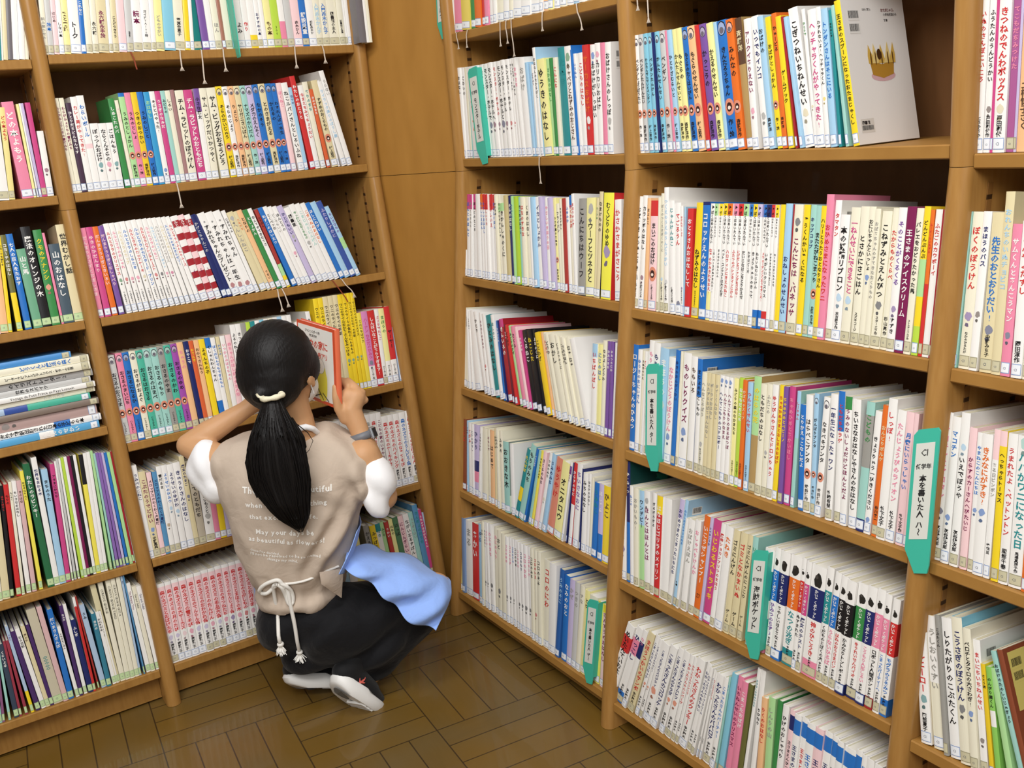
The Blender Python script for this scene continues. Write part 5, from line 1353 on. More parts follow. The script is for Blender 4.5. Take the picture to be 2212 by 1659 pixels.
!-227,0.146,29.1,199|y|D|オニタロウ|q.2
-195.7,0.139,8.1,206|W|M|大きなおに|b=V@.05-.15
-179.5,0.101,3.8,205|N
-170.2,0.064,13.6,205|R|W|からすのおに|b=W@.5-1
-153.5,0.05,20.5,207|W|V|ちいさなおに
-125.4,0.015,4.2,199|N
-117.3,-0.004,16.6,191|W|D|みちのはなし
-100.3,-0,10.8,194|W|D|はたけのはなし
-89.1,0.01,9.1,187|I
-79.6,0.02,18.7,179|B|T|うみねこ
-54.9,-0.011,16.6,181|v|W|ほしぞら|b=B@.65-1
!-36.8,-0.017,25.4,182|W|H|ひよこ|b=Y@.0-1;cov=W
#T6 R T 6 165 w
-699.2,-0.066,18,214|b2|P|うみ
-680.8,-0.047,16.3,217|y|D|はなの
-661.9,-0.057,16.1,218|b2|N
-645.2,-0.058,35.7,216|W|S|まる|cov=W
-609,-0.053,33.6,219|R|W|あかい
-573.5,-0.06,20.5,226|b|N|そら
-552.6,-0.054,11.9,241|I|D|いち
-535.7,-0.073,10.5,242|W|N|わにのはなし|i=D@.7
-520.2,-0.092,10.3,244|W|P|わにのうみ|i=D@.7
-504.9,-0.111,17.7,245|W|P|わにのまち|i=D@.7
-486.6,-0.074,17.3,243|I|P|わにのもり
-468.6,-0.075,20,240|I|D|おと|i=D@.7
-447.8,-0.077,19.8,237|I
-427.2,-0.078,12.9,235|W|P|コロのゆめ|i=D@.7
-413.9,-0.073,13.6,236|W|P|コロのたび|i=D@.7
-395.5,-0.091,11.1,237|W|B|コロのうみ|i=S@.7
-379.6,-0.11,13,239|W|D|コロのやま
-366.1,-0.107,12.4,238|W|P|コロのまち|i=D@.7
-353.2,-0.103,13.4,238|W|N|コロのもり|i=D@.7
-339.4,-0.1,17.1,238|W|P|コロのかわ|i=D@.7
-321.8,-0.097,14.7,239|W|P|コロのいけ|i=D@.7
-306.6,-0.081,14.6,241|I|D|コロのみち
-291.6,-0.076,13.9,242|I|R|コロのいえ|i=R@.7
-277.2,-0.071,16.9,242|I|D|コロのそら
!-259.9,-0.024,26.6,231|I|R|コロのにわ|cov=W;bar
!-232.9,-0.024,29.1,231|W
-203.3,0.047,17.5,231|B2|b|うみのそこ|d180
-179.8,0.021,21.4,221|B|W|なみのおと
-157.7,0.02,20,219|v|S|かぜ
-137.3,0.024,18.7,219|s|S|つきの
-118.1,0.043,16.5,219|I|S|すな
-100.2,0.038,17.3,213|y|D|とり
!-81.5,0.034,29.8,208|I
-50.3,0.029,21.4,203|Y5|D|おはなしノート
-24.7,0.01,17.3,204|p|M|さんすうのおはなし|b=Y@0-.1;cov=Y5
#L1z1 L L1 1 150 t
-6.3,0.093,10.6,232|I|S|読み聞かせの|q.65
4.7,0.093,12.4,232|s|B|絵本|q.7
17.6,0.093,10.3,232|p|D|はじめ|q.6
28.4,0.093,10.6,232|W|D|しない本|q.7
39.4,0.093,14.1,232|y|H|笑と実践|q.6
!54,0.093,22.1,232|W|D|トーク|q.7;b=s@0-.2
76.5,0.093,10.4,232|B|W|これなに|q.5
87.4,0.093,13.4,232|I|S|ことばの
101.3,0.093,12.9,232|I|D|永六輔|q.7
!114.7,0.093,23.3,232|K|M|永六輔永手絵|q.6
138.4,0.093,8.3,232|W|D|本の
147.2,0.093,13.2,232|K|D|ことどつきあう|q.65
160.8,0.093,17.4,232|p|D|本とのきずな
178.7,0.093,15,232|s|D|松岡享子|q.8
194.2,0.093,20.4,232|W|M|読本|q.6
215.1,0.093,19.5,232|W|D|ガイドYA100冊|q.6
235,0.093,10.8,232|W|b|すてきな
246.3,0.093,19.3,232|y|S|どものせかい|q.65
266.1,0.093,25.7,232|C|N|絵本論
292.3,0.093,23,232|I|D|箋落合恵子|q.68
315.8,0.093,12,232|Y|N|日本
328.3,0.093,8.4,232|W|R
#L1z1b L L1 1 150 t
337.1,0,20.3,210|T2|t|日本
357.8,0,17.4,210|V|s|不思議
375.6,0,16,210|W|S|あき
392.1,0,15.8,210|I|S|ほん|q.7
408.2,0,8.5,210|H4
417.1,0,17.1,210|I|D|子ども
434.7,0,14.1,210|G2
449.1,0,18.1,210|W|D|よみ|q.7
467.7,0,14.7,210|W|R|作り|q.7
482.8,0,18.4,210|W|D|児童書|b=Y@.85-1
501.6,0,11.7,210|W|N|おすすめの本|q.6
513.6,0,10.9,210|W|D|小さい
525,0,17.9,210|y|H|もの本|q.7
543.3,0,20.1,210|L|D|300|q.75
563.8,0,16.1,210|P|D|赤木か|b=W@0-.7
580.3,0,17.1,210|s|P|図書
597.7,0,21.8,210|p|D|赤木かん|q.7
619.9,0,18.6,210|B|W|解説児童|q.6
639,0,20.9,210|W|D|相談赤木か|q.7
660.2,0,17.6,210|I|b|入門赤木かん子|q.5
678.3,0,19.1,210|I|B|入門赤木かん子|q.5
697.7,0,26.2,210|I|D|図書館の主人|q.6
724.3,0,15.9,210|I|D|読書研究会編|q.7
740.6,0,6.2,210|W|D|ほん
747.2,0,9.3,210|W
757,0,3.5,210|W
758.3,0,19.7,215|D3|W||out60;h215;s
778.4,0,7.7,210|W|||out60;h210;s
786.4,0,7.7,210|I|||out60;h210;s
#L1z2 L L1 2 150 w
-0.4,-0.014,9.8,216|I|M|わらびみょうにちの冒険みち
9.8,-0.009,10.4,216|I|M|わらびみょうちの冒険みち
20.7,-0,11.3,204|H5|W|ひとりだちどんなんです
!33.9,-0.008,13.6,217|W|R|カレー男がやってきた!
!48.2,-0.009,16,219|W|B|わらいボール|b=p@.5-.55
!64.6,-0.003,18,155|W|D|ぽっつんおばけ|i=T@.62
!83.2,-0.004,17.8,154|W|D|ならくんそらの|i=P@.62
101.4,-0.003,15,154|W|D|ごはんもう|i=T@.62
!119.7,-0.022,13.4,209|G|W|しめこたのパ
134.5,-0.026,7.9,204|I|p|すいどうの
!142.8,-0.015,13.6,220|g|D|うみのとしょかん|o;b=B@0-.04
!156.8,-0.014,13.7,220|P|D|うみのとしょ|o
!170.9,-0.012,14.2,220|Y2|D|つきのおつかい|o
!186,-0.015,13.8,220|B|D|うみのしごと|o
!200.2,-0.01,13.7,219|C2|g|おはなし
215.1,-0.014,12.5,220|W|D|そらとべやった!|i=B@.85
228.9,-0.018,12.5,220|m|W|うさぎのなみだ
241.8,-0.018,10.9,220|t|D|みどりの
253.1,-0.017,12.6,220|I|D|しろい
266.1,-0.016,8.7,221|h2
!275.2,-0.008,20.2,219|I|D|チム・ラビットのぼうけん
!297.3,-0.015,20.5,219|m|W|チム・ラビットのおともだち
#L1z2b L L1 2 150 w
!318.1,0.003,13.7,221|W|D|小さな魔女|b=V@0-.25
!332.2,0.003,17,221|I|D|サム・ビッグだいかつやく
!354.3,-0.018,22.1,221|I|D|サム・ビッグおおそうどう
!379.1,-0.028,15.9,223|Y|D|そらのかいじゅう|o;f
!396.7,-0.034,14.3,222|W|D|そらのじょう|o;f
!412.7,-0.04,14.4,222|o|D|りょこう|o;f
!428.7,-0.045,15.2,222|K|D|サリガニさいばん|o;f
!445.6,-0.051,14.6,222|t|D|ナマズのかいだん|o;f
!461.9,-0.057,17.4,222|v|D|メダカのえんそく|o;f
!480.1,-0.058,15.6,223|B|D|なかのそう|o;f
!496.5,-0.06,16.9,224|K|D|とのさまがえる|o;f
!513.9,-0.058,15.5,224|B|D|かえるの|o;f
529.8,-0.056,13.4,224|B|D|わすれんぼ一年生|o;f
543.7,-0.055,12.9,224|p|P|ぼくねこ
!562.4,-0.079,17,224|W|D|ねこルパンさんとしろいふね
580.6,-0.082,10.1,212|b|N|なつの
596.6,-0.108,14.1,240|R|W|わたしのおとうと|d150
611.2,-0.095,13.7,216|W|R|なまえをみてちょうだい
627.4,-0.105,14.2,224|I|T|ありのまち
644.1,-0.114,10,205|O2|W|きみのなまえ
!658.5,-0.134,17.5,227|K|D|すずめのおくりもの|o
676.6,-0.134,4.9,227|W
688.4,-0.201,13.7,225|W|b|ライラック通りのぼうし屋
703.9,-0.206,13.7,253|W|S|うらない
#L1s3 L L1 3 150 w
!-2.7,-0.002,14.2,216|P|p|だんまりうさぎとおほしさま
!13.8,-0.01,14.3,216|m|p|ゆきのひだんまり
!30.7,-0.02,13,216|O|p|だんまりうさぎときいろい
!47,-0.034,12.4,216|V|p|だんまりうさぎとおしゃべり
!64.8,-0.057,12.4,220|W|R|ルルとララのクリスマス|i=G@.63;a=あんびるやすこ
79.1,-0.064,11.8,220|W|P|ルルとララのおしゃれ|i=R@.63;a=あんびるやすこ
93.6,-0.074,11.9,220|W|K|ルルとララのカップ|i=P@.63;a=あんびるやすこ
!108.1,-0.084,12.6,221|W|B|ルルとララのしらたま|i=P@.63;a=あんびるやすこ
123.4,-0.094,12,221|W|R|ルルとララのカップケーキ|i=K@.63;a=あんびるやすこ
!138.1,-0.104,13.2,222|W|B|ルルとララのカスタード・プリン|a=あんびるやすこ
153.9,-0.114,12.3,222|W|R|ルルとララのフレンチトースト|i=R@.63;a=あんびるやすこ
168.8,-0.124,11.7,222|W|P|ルルとララのいちご|i=D@.63;a=あんびるやすこ
183.2,-0.133,10.5,222|W|b|ルルとララのスイートポテト|i=P@.63
196.2,-0.143,10.9,222|W|S|ルルとララのティラミス|i=m@.63
209.7,-0.152,10.9,222|W|K|ルルとララのきらきら
223.3,-0.162,10.3,222|W|B|ルルとララのきらきらゼリー
236.2,-0.171,10.7,222|W|R|ルルとララのふんわりムース
!248.2,-0.174,17.5,221|W|M|6|chk
!267.8,-0.181,15.8,222|p|M|5|chk
!285.2,-0.185,14.5,221|W|M|3|chk
302.7,-0.196,12.7,220|N|s|かげとらりんごの
316,-0.196,11.7,220|N
#L1s3b L L1 3 150 w
!329.5,-0.243,18.9,223|W|D|*すみれちゃんのプレゼント|i=r@.88
!350,-0.246,19.3,223|W|D|*すみれちゃんは一年生|i=r@.88
!370.2,-0.243,19.1,224|W|D|*すみれちゃん|i=r@.88
390.3,-0.237,10.1,223|W|D|にまちゃん
!403.8,-0.249,16.7,217|K|S|へんしんねこ|i=S@.08
422.3,-0.253,10.2,218|K|O|ともだち
434.1,-0.258,13.4,220|o|D|となりの|a=あまい
448.6,-0.259,12.9,219|G|W|としょかん
463.1,-0.262,11.9,221|W|D|なんてすてきなあさ
475.8,-0.243,9.5,216|R2|D|いちばん|b=g@.7-.85;b2=Y@.85-1
490.5,-0.264,13.1,220|B|W|ねずこのはいたつ
506,-0.272,11.6,222|W|D|とくべつな
519.3,-0.276,11.2,221|W|S|どこでもいい
532,-0.279,12.7,220|W|D|ほんとうの|i=P@.6
546.2,-0.282,14.4,220|v|N|ひとりもいい|i=S@.4
563.1,-0.29,15.1,213|W|D|図書室
579.4,-0.291,15.6,220|W|G|やっかいなおくりもの|i=S@.5
596.2,-0.292,14.2,220|W|t|こまじゅうにんげん
611.6,-0.292,13.5,220|W|O|こぎつねのおはなし
628.2,-0.302,13.3,220|B|W|ほしにねがい
642.5,-0.303,15.6,220|b|W
659.3,-0.303,15.6,220|N2|v|ふたりしずかに
676.2,-0.304,12.5,204|b|V|ちいさなもの|b=g@.45-.6
#L1s4 L L1 4 150 t
!-2.7,0.004,16.3,219|s|D|おさるのおうさま|o;f;a=いとうひろし
!13.9,0.015,15.1,221|P|D|おさるのまいにち|o;f;a=いとうひろし
!30.3,0.011,15.6,220|B|D|おさるになるひ|o;f;a=いとうひろし
!47.2,0.007,15.4,220|I|D|おさるがおよぐ|o;f;a=いとうひろし
!63.9,0.003,16.5,219|t2|D|おさるはおさる|o;f;a=いとうひろし
!81,0.002,17,219|t|D|おさるのはまべ|o;f;a=いとうひろし
!98.6,0.001,16.8,219|t|D|おさるのもり|o;f;a=いとうひろし
!116,0.001,15.8,219|S|D|おさるのやま|o;f;a=いとうひろし
!132.4,-0,16.7,219|t2|D|おさるのかわ|o;f;a=いとうひろし
!149.6,-0.001,15.6,219|V3|D|おさるのゆめ|o;f;a=いとうひろし
!166.2,-0.004,15.5,220|o|P|ちゅうの
182.6,-0.006,12.3,220|N|W|おやこで
195.3,-0.004,10.9,219|O2|Y|おてんき
206.6,0.003,12.5,218|o|D|おかあさんもう
220.9,-0.004,14.7,218|Y|D|よそんちの子|q.1
237.7,-0.012,13.4,219|W|D|くしゃんわんちゃん|b=B@0-.12;b2=B@.75-1
251.4,-0.008,11.9,217|W|B|ぼくはなんでもできるもん
263.7,-0.001,9.3,217|K|B|ひみつの
273.4,0.006,12.4,217|W|P|いつかのみほろちゃん
286.2,0.013,14,217|p|P|赤ちゃんがほしがったお人形
300.6,0.021,13.3,240|W|D|よるのねこ
314.3,0.021,13.4,240|W|D|きつね
328.1,0.021,13.5,240|S
342,0.021,11.5,240|L
354,0.021,11.6,240|T
366,0.021,11.7,240|W
378,0.021,11.7,240|C
390.2,0.021,11.8,240|W
402.3,0.021,11.8,240|I
414.6,0.021,11.9,240|W
426.9,0.021,11.9,240|b
439.2,0.021,12.8,240|W
452.4,0.021,13.3,240|W
#L1s4b L L1 4 150 t
491.5,-0.065,13.6,218|W
505.5,-0.044,12,218|W
517.9,-0.023,12,240|W|D||i=D@.1
530.3,0.035,12.9,270|Y|D|ワニの
544.6,0.031,13.7,270|Y|D|ワニのライルがやってきた
559,0.03,13.7,271|K|D|ワニのライル動物
573.4,0.029,13.8,271|K|D|ワニのライル
587.9,0.028,13.8,271|K|D|ワニのライル手紙
602.5,0.026,14,270|Y|D|ワニのライルおかあさんをみつける|i=G@.68
617.2,0.025,12.2,270|Y|D|ワニのライルは会社のにんきもの|i=G@.68
630.1,0.024,10.4,270|Y|D|ワニのライルとなぞの手紙|i=G@.66
641.2,0.023,10.2,270|Y|D|ワニのライルのクリスマス|i=G@.66
652.3,0.02,11.9,212|Y6|D|こんにちはワニ
664.6,0.02,18.4,213|v2|m|ハーナン なみだのひみつ|i=N@.68;b=W@.72-1;a=薫くみこ作
!683.4,0.022,20,212|R|W|しんぱいなことがありすぎます!
703.8,0.035,12.6,213|W|R|ゴリラでたあご|a=薫くみこ作
717.5,0.031,16.1,212|y|G|まほうの|b=W@.7-1;a=薫くみこ作
734.4,0.03,17.2,215|R|D|ヤーヤー|b=W@.7-1;q.3;a=薫くみこ作
753.6,0.022,13.2,214|b3
#L1s5 L L1 5 150 t
!-2.6,0.01,12.4,241|W|N|うみべのこねこ
!10.2,0.013,16.1,221|K|M|こぶたのうでどけい|i=B@.68;a=中野真典
26.7,0.02,11.4,215|p|D|メロップスのわくわく大冒険
38.5,0.029,11.3,213|B3|N|メロップスのわくわく大冒険
50.6,0.027,12.4,224|W|D|雪だるま|i=h@.68
63.7,0.025,12.5,224|W|B|ようせいのひみつ|i=b@.5
!78.1,0.019,15.1,222|W|N|ようせいのゆびわ|i=b@.55
!94.4,0.015,17.3,223|W|N|きゅうりさんのはなし
112.1,0.017,12.1,235|K|N|魔女のたまご|i=N@.45
124.5,0.027,17.8,214|S2|D|はじめてのともだち
142.8,0.046,22.4,168|W|D|ちいさないもうと|i=S@.6
165.6,0.046,13.9,168|P
179.9,0.046,15,168|Y|D|ベビー
195.3,0.046,12.5,168|v
208.2,0.046,14.2,168|W
222.8,0.046,15.9,168|I
239.1,0.046,14.4,168|W
253.9,0.046,14.4,168|W
268.8,0.046,16.2,168|P
285.4,0.046,14.6,168|I
300.4,0.046,14.7,168|W
315.5,0.046,16.5,168|W
332.5,0.046,14.9,168|W
347.8,0.046,16.7,168|W
364.9,0.046,15.1,168|W
380.4,0.046,16.9,168|I
397.8,0.046,17,168|W
415.2,0.046,17.2,168|W
432.8,0.046,17.3,168|W
450.5,0.046,17.4,168|W
468.3,0.046,17.5,168|W
#L1s5b L L1 5 150 t
499.3,0.06,19.7,229|W|S|森の
519.7,0.059,19.3,229|W|S|森の
539.8,0.058,20,229|W|S|森の
560.5,0.057,16.9,228|W|S|森の
578,0.056,17.5,228|W|S|森の
596.3,0.054,17.1,227|W|S|森の
614.1,0.053,17.2,227|W|S|森の
632,0.052,17.3,226|W|R|森のネズミとおちゃ
650.6,0.048,14.5,226|W|M|こどもの家のいすやさん
669.3,0.03,19.1,212|W|R|森のネズミのケーキやさん|a=岡野薫子
689.3,0.028,18.1,211|W|R|森のネズミのハイキング|a=岡野薫子
708.9,0.023,17.6,210|W|R|森のネズミのなぞあそび|a=岡野薫子
726.9,0.024,18.3,210|W|B|森のネズミのうんどう会|a=岡野薫子
745.5,0.031,19,211|W|R|森のネズミの大ぼうけん|a=岡野薫子
#L1s6 L L1 6 150 t
!-0.3,0.008,17.3,211|W|R|森のネズミとおばけたち|i=v@.68;a=岡野薫子;b=p@.04-.62
!17.4,0.011,15.2,211|W|R|森のネズミの月のたび|i=v@.68;a=岡野薫子;b=p@.04-.62
!33,0.015,16.8,212|W|R|森のネズミの大サーカス|i=p@.68;a=岡野薫子;b=p@.04-.62
!50.2,0.018,18.4,212|W|R|森のネズミの雪あそび|i=P@.68;a=岡野薫子;b=p@.04-.62
!69,0.022,18.5,212|W|R|森のネズミのてんらん会|i=v@.68;a=岡野薫子;b=p@.04-.62
!87.9,0.025,17.5,213|W|R|森のネズミのおわかれ会|i=v@.68;a=岡野薫子;b=p@.04-.62
!105.9,0.027,16.9,213|W|R|森のネズミのたんけん|i=P@.68;a=岡野薫子;b=p@.04-.62
!123.2,0.029,17,213|W|R|森のネズミの手品大会|i=v@.68;a=岡野薫子;b=p@.04-.62
!140.6,0.031,17.1,213|W|R|森のネズミのきつねたち|i=P@.68;a=岡野薫子;b=p@.04-.62
!158.1,0.033,18,212|W|R|森のネズミのたんじょう会|i=V@.68;a=岡野薫子;b=p@.04-.62
!176.6,0.036,17.4,212|W|R|森のネズミとまほうの木|i=P@.68;a=岡野薫子;b=p@.04-.62
!194.4,0.038,17.4,212|W|R|森のネズミのさがしもの|i=R@.68;a=岡野薫子;b=p@.04-.62
212.7,0.035,18,213|W|R|森のネズミとお月さま|i=P@.68;a=岡野薫子;b=p@.04-.62
231.5,0.033,17.8,213|W|R|森のネズミの音楽会|i=P@.68;a=岡野薫子;b=p@.04-.62
249.7,0.033,17.9,213|W|R|森のネズミの海
268,0.033,20.1,213|W
288.5,0.033,18.2,213|W
307,0.033,20.4,213|I
327.8,0.033,20.5,213|P
348.8,0.033,20.7,213|W
369.9,0.033,20.9,213|W
391.2,0.033,21,213|I
412.7,0.033,21.2,213|W
434.3,0.033,21.4,213|g
456.1,0.033,21.6,213|W
478.1,0.033,21.8,213|b
500.2,0.033,21.9,213|W
522.6,0.033,22.1,213|y
#L1s6b L L1 6 160 t
576.1,-0.045,16.7,201|S|D|かえる
594.8,-0.053,16.7,196|Y|D|みつばち
611.9,-0.046,15,196|W|T|なき|b=T@0-.12
627.4,-0.047,11.2,197|g|D|みどり
640.6,-0.055,12.3,194|R3|W|あかい
653.4,-0.049,12.4,198|y|D|はなの
666.1,-0.048,16.3,200|G3|D|はっぱ
683.7,-0.052,17.2,198|p|M|にんじんぎらいのうさぎ
701.3,-0.051,17.1,200|W|D|ながいおるすばん
719.1,-0.052,13.3,201|t|S|うさぎとはい
732.8,-0.047,15.9,219|B3|T|きんぎょのおうち|d190
750.7,-0.056,11.5,200|m|W|うたのすきなかえるくん
764.6,-0.066,11.7,189|b3
#L0z1 L L0 1 200 n
-125.7,0.148,8.5,259|W
-116.7,0.148,8.6,259|s
-107.7,0.148,7.7,259|K
-99.5,0.148,4.5,259|T
-94.5,0.148,3.8,259|W
-90.3,0.148,8.7,259|K
-81.2,0.148,9.6,259|D3
-71,0.148,12.4,259|W
-58.1,0.148,11.6,259|W
-46,0.148,7.6,259|I
#L0z2 L L0 2 150 t
-225.7,0.042,30.8,225|W
-194.5,0.055,31.3,226|b
-162.8,0.068,25.2,226|W|R
!-137.1,0.081,11.8,204|K3|R|どの本よもう
!-110,-0.015,24.3,215|P|W|どの本よもう|q.1
-85.3,0.006,5.6,209|y
-78.1,0.001,3.5,210|W
-73.2,-0.005,5.7,210|v
-67,0.01,10.7,211|m
-55.9,0.026,13.6,147|W|D||i=M@.6
#L0s3 L L0 3 150 g
-281.6,0.05,15.3,231|W
-265.8,0.059,15.4,231|T
-250,0.068,16.6,231|K
-232.9,0.078,17.2,231|p|M|ぶどん
-215.2,0.087,15.8,204|o|D|ソネどん
-199,0.094,7.7,220|Y|D|コヨーテを読むき
!-181.1,0.038,11.7,221|H2|W|コヨーテのはなし|b=Y@.6-1
!-163.5,0.013,14.1,222|B|W|七人の巨人をたおす
!-145.2,-0.007,18.8,185|g3|W|山と馬
!-125.7,-0.009,20.4,234|D|W|魔法のオレンジの木|d180
!-104.9,0.008,17.9,224|G|Y|クモのアナンシ|i=O@.6
-85,0.001,5.3,215|P
!-79.3,0.015,22.9,187|D4|W|山のおはなし
!-55.2,0.011,20.5,230|K|D|世界むかし話
#L0s5 L L0 5 215 g
-405.3,0.129,23.3,287|W
-377.1,0.114,15.2,285|y
-357.2,0.099,4,283|W
-348.6,0.084,12.2,281|I|D|おつきさま
!-335.9,0.099,15.7,273|K|D|のはら
-319.7,0.113,7.7,266|D|R|はやくはやく
!-306.9,0.095,10.3,266|R|D|もりの
-295.2,0.092,6.5,270|I|D|もくもく
!-284.6,0.078,9.8,269|W|D|ちいさなおはなし
!-272.7,0.072,9.6,268|p2|H|きのはな
-257.2,0.052,8.1,288|Y4|D|おおきなりんご
!-238.6,0.017,14.7,302|G4|W|わたしのラビンキー
!-223.5,0.032,11.8,313|W|N|世界をまわる木|d230
!-211.4,0.048,13.6,280|b|D|まちのうた
!-197.3,0.07,10.2,288|m|D|アタまにかたち
-185,0.064,4.1,293|W
-178.8,0.058,5.1,297|s
-170.8,0.05,4.5,297|W
-163.3,0.041,6.4,298|L
-156.5,0.041,6.5,298|W
-149.6,0.042,6.3,298|M
-142.7,0.041,6.9,297|D
-135.2,0.04,6.5,297|W
!-128.2,0.057,9.6,295|Y4|D||b=D@0-.25
-118.1,0.057,8.4,296|W
-109.2,0.056,7.3,297|W
-97.1,0.042,5.8,298|g|G
-87.5,0.03,4.6,290|t
-81.1,0.025,6.6,290|V4
-72.7,0.02,6,289|V4
-64.9,0.015,5.4,287|v
-57.8,0.011,6.1,286|B
-49.9,0.006,7.4,285|g
-42.1,0.006,4.8,285|r
-36.9,0.006,6.2,285|s
#L0s6 L L0 6 230 g
-455.3,0.075,15,275|W
-439.9,0.089,15.1,275|b
-424.4,0.103,10.3,263|I|D|もり
-408.7,0.084,13.3,273|t
-395,0.106,5.4,258|m3
-381.9,0.058,5.3,257|t|D|ほし
-369.2,0.01,10.4,183|D2|W|くらいよる
-358,0.008,5.5,188|r2
-345.9,-0.025,6.3,188|r2|p
-333,-0.058,7,221|b3|V|あおい|b=Y@.75-1
-322,-0.075,10.4,205|V2
-309.7,-0.082,9.8,208|W|D|むら日記
-299.5,-0.071,9.1,210|K|H|海の竹
-290,-0.063,7.9,210|V2
!-281.7,-0.056,20.4,244|K4|T|00000|q.5;d240
!-260.9,-0.05,11.3,245|p2
!-249.1,-0.016,12.4,230|B|W|だいまさんざんぱ
-232.3,-0.038,7.7,183|W|D|ともだちごはん
-224.2,-0.004,8,232|V2|W|なみだ
-213.6,-0.013,7.6,232|W|W|パパパパこ
-203.7,-0.023,11.2,189|N|W|ふしぎ
-192.1,-0.004,5.8,243|W|R|おおきなかぶ|b=R@.1-1
-180.9,-0.024,3.5,243|R2|W
-172.7,-0.045,11.8,218|b3|D|うみ
-160.5,-0.005,10.5,189|T3|W|きたの
-146.5,-0.021,8.7,190|W|D|おおきなめ
-136.4,-0.027,3.5,190|W
!-140.8,-0.032,12.8,276|K5|D|CURIOUS GEORGE|q.3
!-127.5,-0.014,11.6,265|I|D|CURIOUS GEORGE
!-115.6,0.009,11.2,269|I|D|CURIOUS GEORGE TAKES
-104,0.01,10.3,269|I|D|CURIOUS GEORGE GETS A
-93.2,0.016,9.9,270|I
-82.9,0.019,4.9,271|b3|N|Make
-72.5,0,3.5,271|B3
-64.8,-0.018,10.1,237|W|M|The Bunyan Tree
-54.3,-0.016,10,226|I|D|Gul and Gulab
-42,-0.025,11.1,223|W|N|Gul and Gulab
-30.5,0.005,9.7,224|W|D|The Fairy
'''
build_books()
# ---------------------------------------------------------------- books lying flat on the fourth shelf beside the person's bay
def flat_stack():
    fr = FR['L', True]; base = SH['L0', 4]+.0006
    #   thickness, right end u, cover, title colour, title, extras, label
    items = [(.0165, -.050, 'B4', 'W', 'えほんのせかい', 'q.5;b=W@.5-.62', 'sky blue flat book, lowest of the lying stack'),
             (.0155, -.042, 'W', 'D', '海外で翻訳出版された日本の子どもの本', 'b=B@.12-.18;b2=B@.62-.75;q.2', 'white flat book with blue bands, second from bottom of the lying stack'),
             (.0235, -.047, 'p3', 'H', '', 'i=H@.3', 'dusty pink flat book, third from bottom of the lying stack'),
             (.0145, -.040, 'S3', 'S', '', '', 'grey brown flat book lying directly on the dusty pink one'),
             (.0145, -.056, 't2', 'N', '', 'b=b3@.22-.32;b2=N2@.32-.5', 'teal flat book with blue picture, middle of the lying stack'),
             (.0120, -.042, 'I', 's', 'フランスの', 'q.6', 'plain ivory flat book lying directly on the teal one'),
             (.0125, -.040, 'W', 'D', 'Voyage de Petit Prince au Pays Lointain', 'q.3', 'white flat book with small latin title in the lying stack'),
             (.0130, -.047, 's', 'D', '世界のスパイツ', 'q.4', 'light grey flat book below the one with a large 2'),
             (.0165, -.039, 's2', 'D', 'のイラストレーター2', 'q.35', 'grey flat book with a large 2 in its title'),
             (.0180, -.042, 'I', 'D', 'ピーターラビットとビアトリクス・ポターの世界', 'q.3', 'ivory flat book with thin black title, third from top of the lying stack'),
             (.0160, -.041, 'I', 'B', 'どうくんと魔法の森へ', 'q.45', 'ivory flat book with blue title, second from top of the lying stack'),
             (.0140, -.078, 'B5', 'N', '', 'b=g@.04-.1', 'blue flat book on top of the lying stack')]
    PAL.update(B4=hexc('5AA8D8'), p3=hexc('B59A95'), S3=hexc('84766C'), s2=hexc('A6A4A2'), B5=hexc('4E92D2'))
    z = base
    for i, (t, ue, sp, tc, ti, ex, lab) in enumerate(items):
        rnd = random.Random(900+i); C, Pg, Lb, opt = book_geo(t, .268+.01*(i % 3), .185, sp, tc, ti, ex, 't' if i else 'w', rnd)
        o3 = fr.p(ue, -.012-.004*(i % 3), z); U, N, S = fr.U, fr.N, fr.S
        M = Matrix(((S.x, -N.x, -U.x, o3.x), (S.y, -N.y, -U.y, o3.y), (S.z, -N.z, -U.z, o3.z), (0, 0, 0, 1)))
        for q in (C, Pg, Lb): q.xform(lambda V: V*np.array([1, -1, 1]))
        o = put('book', C.mesh('book_cover', M_COVER)); o.matrix_world = M
        put('page_block', Pg.mesh('page_block', M_PAPER), o); put('call_number_label', Lb.mesh('call_number_label', M_LABEL), o)
        o['label'] = lab; o['category'] = 'book'; o['group'] = 'books lying flat in a stack'; z += t+.0005
flat_stack()
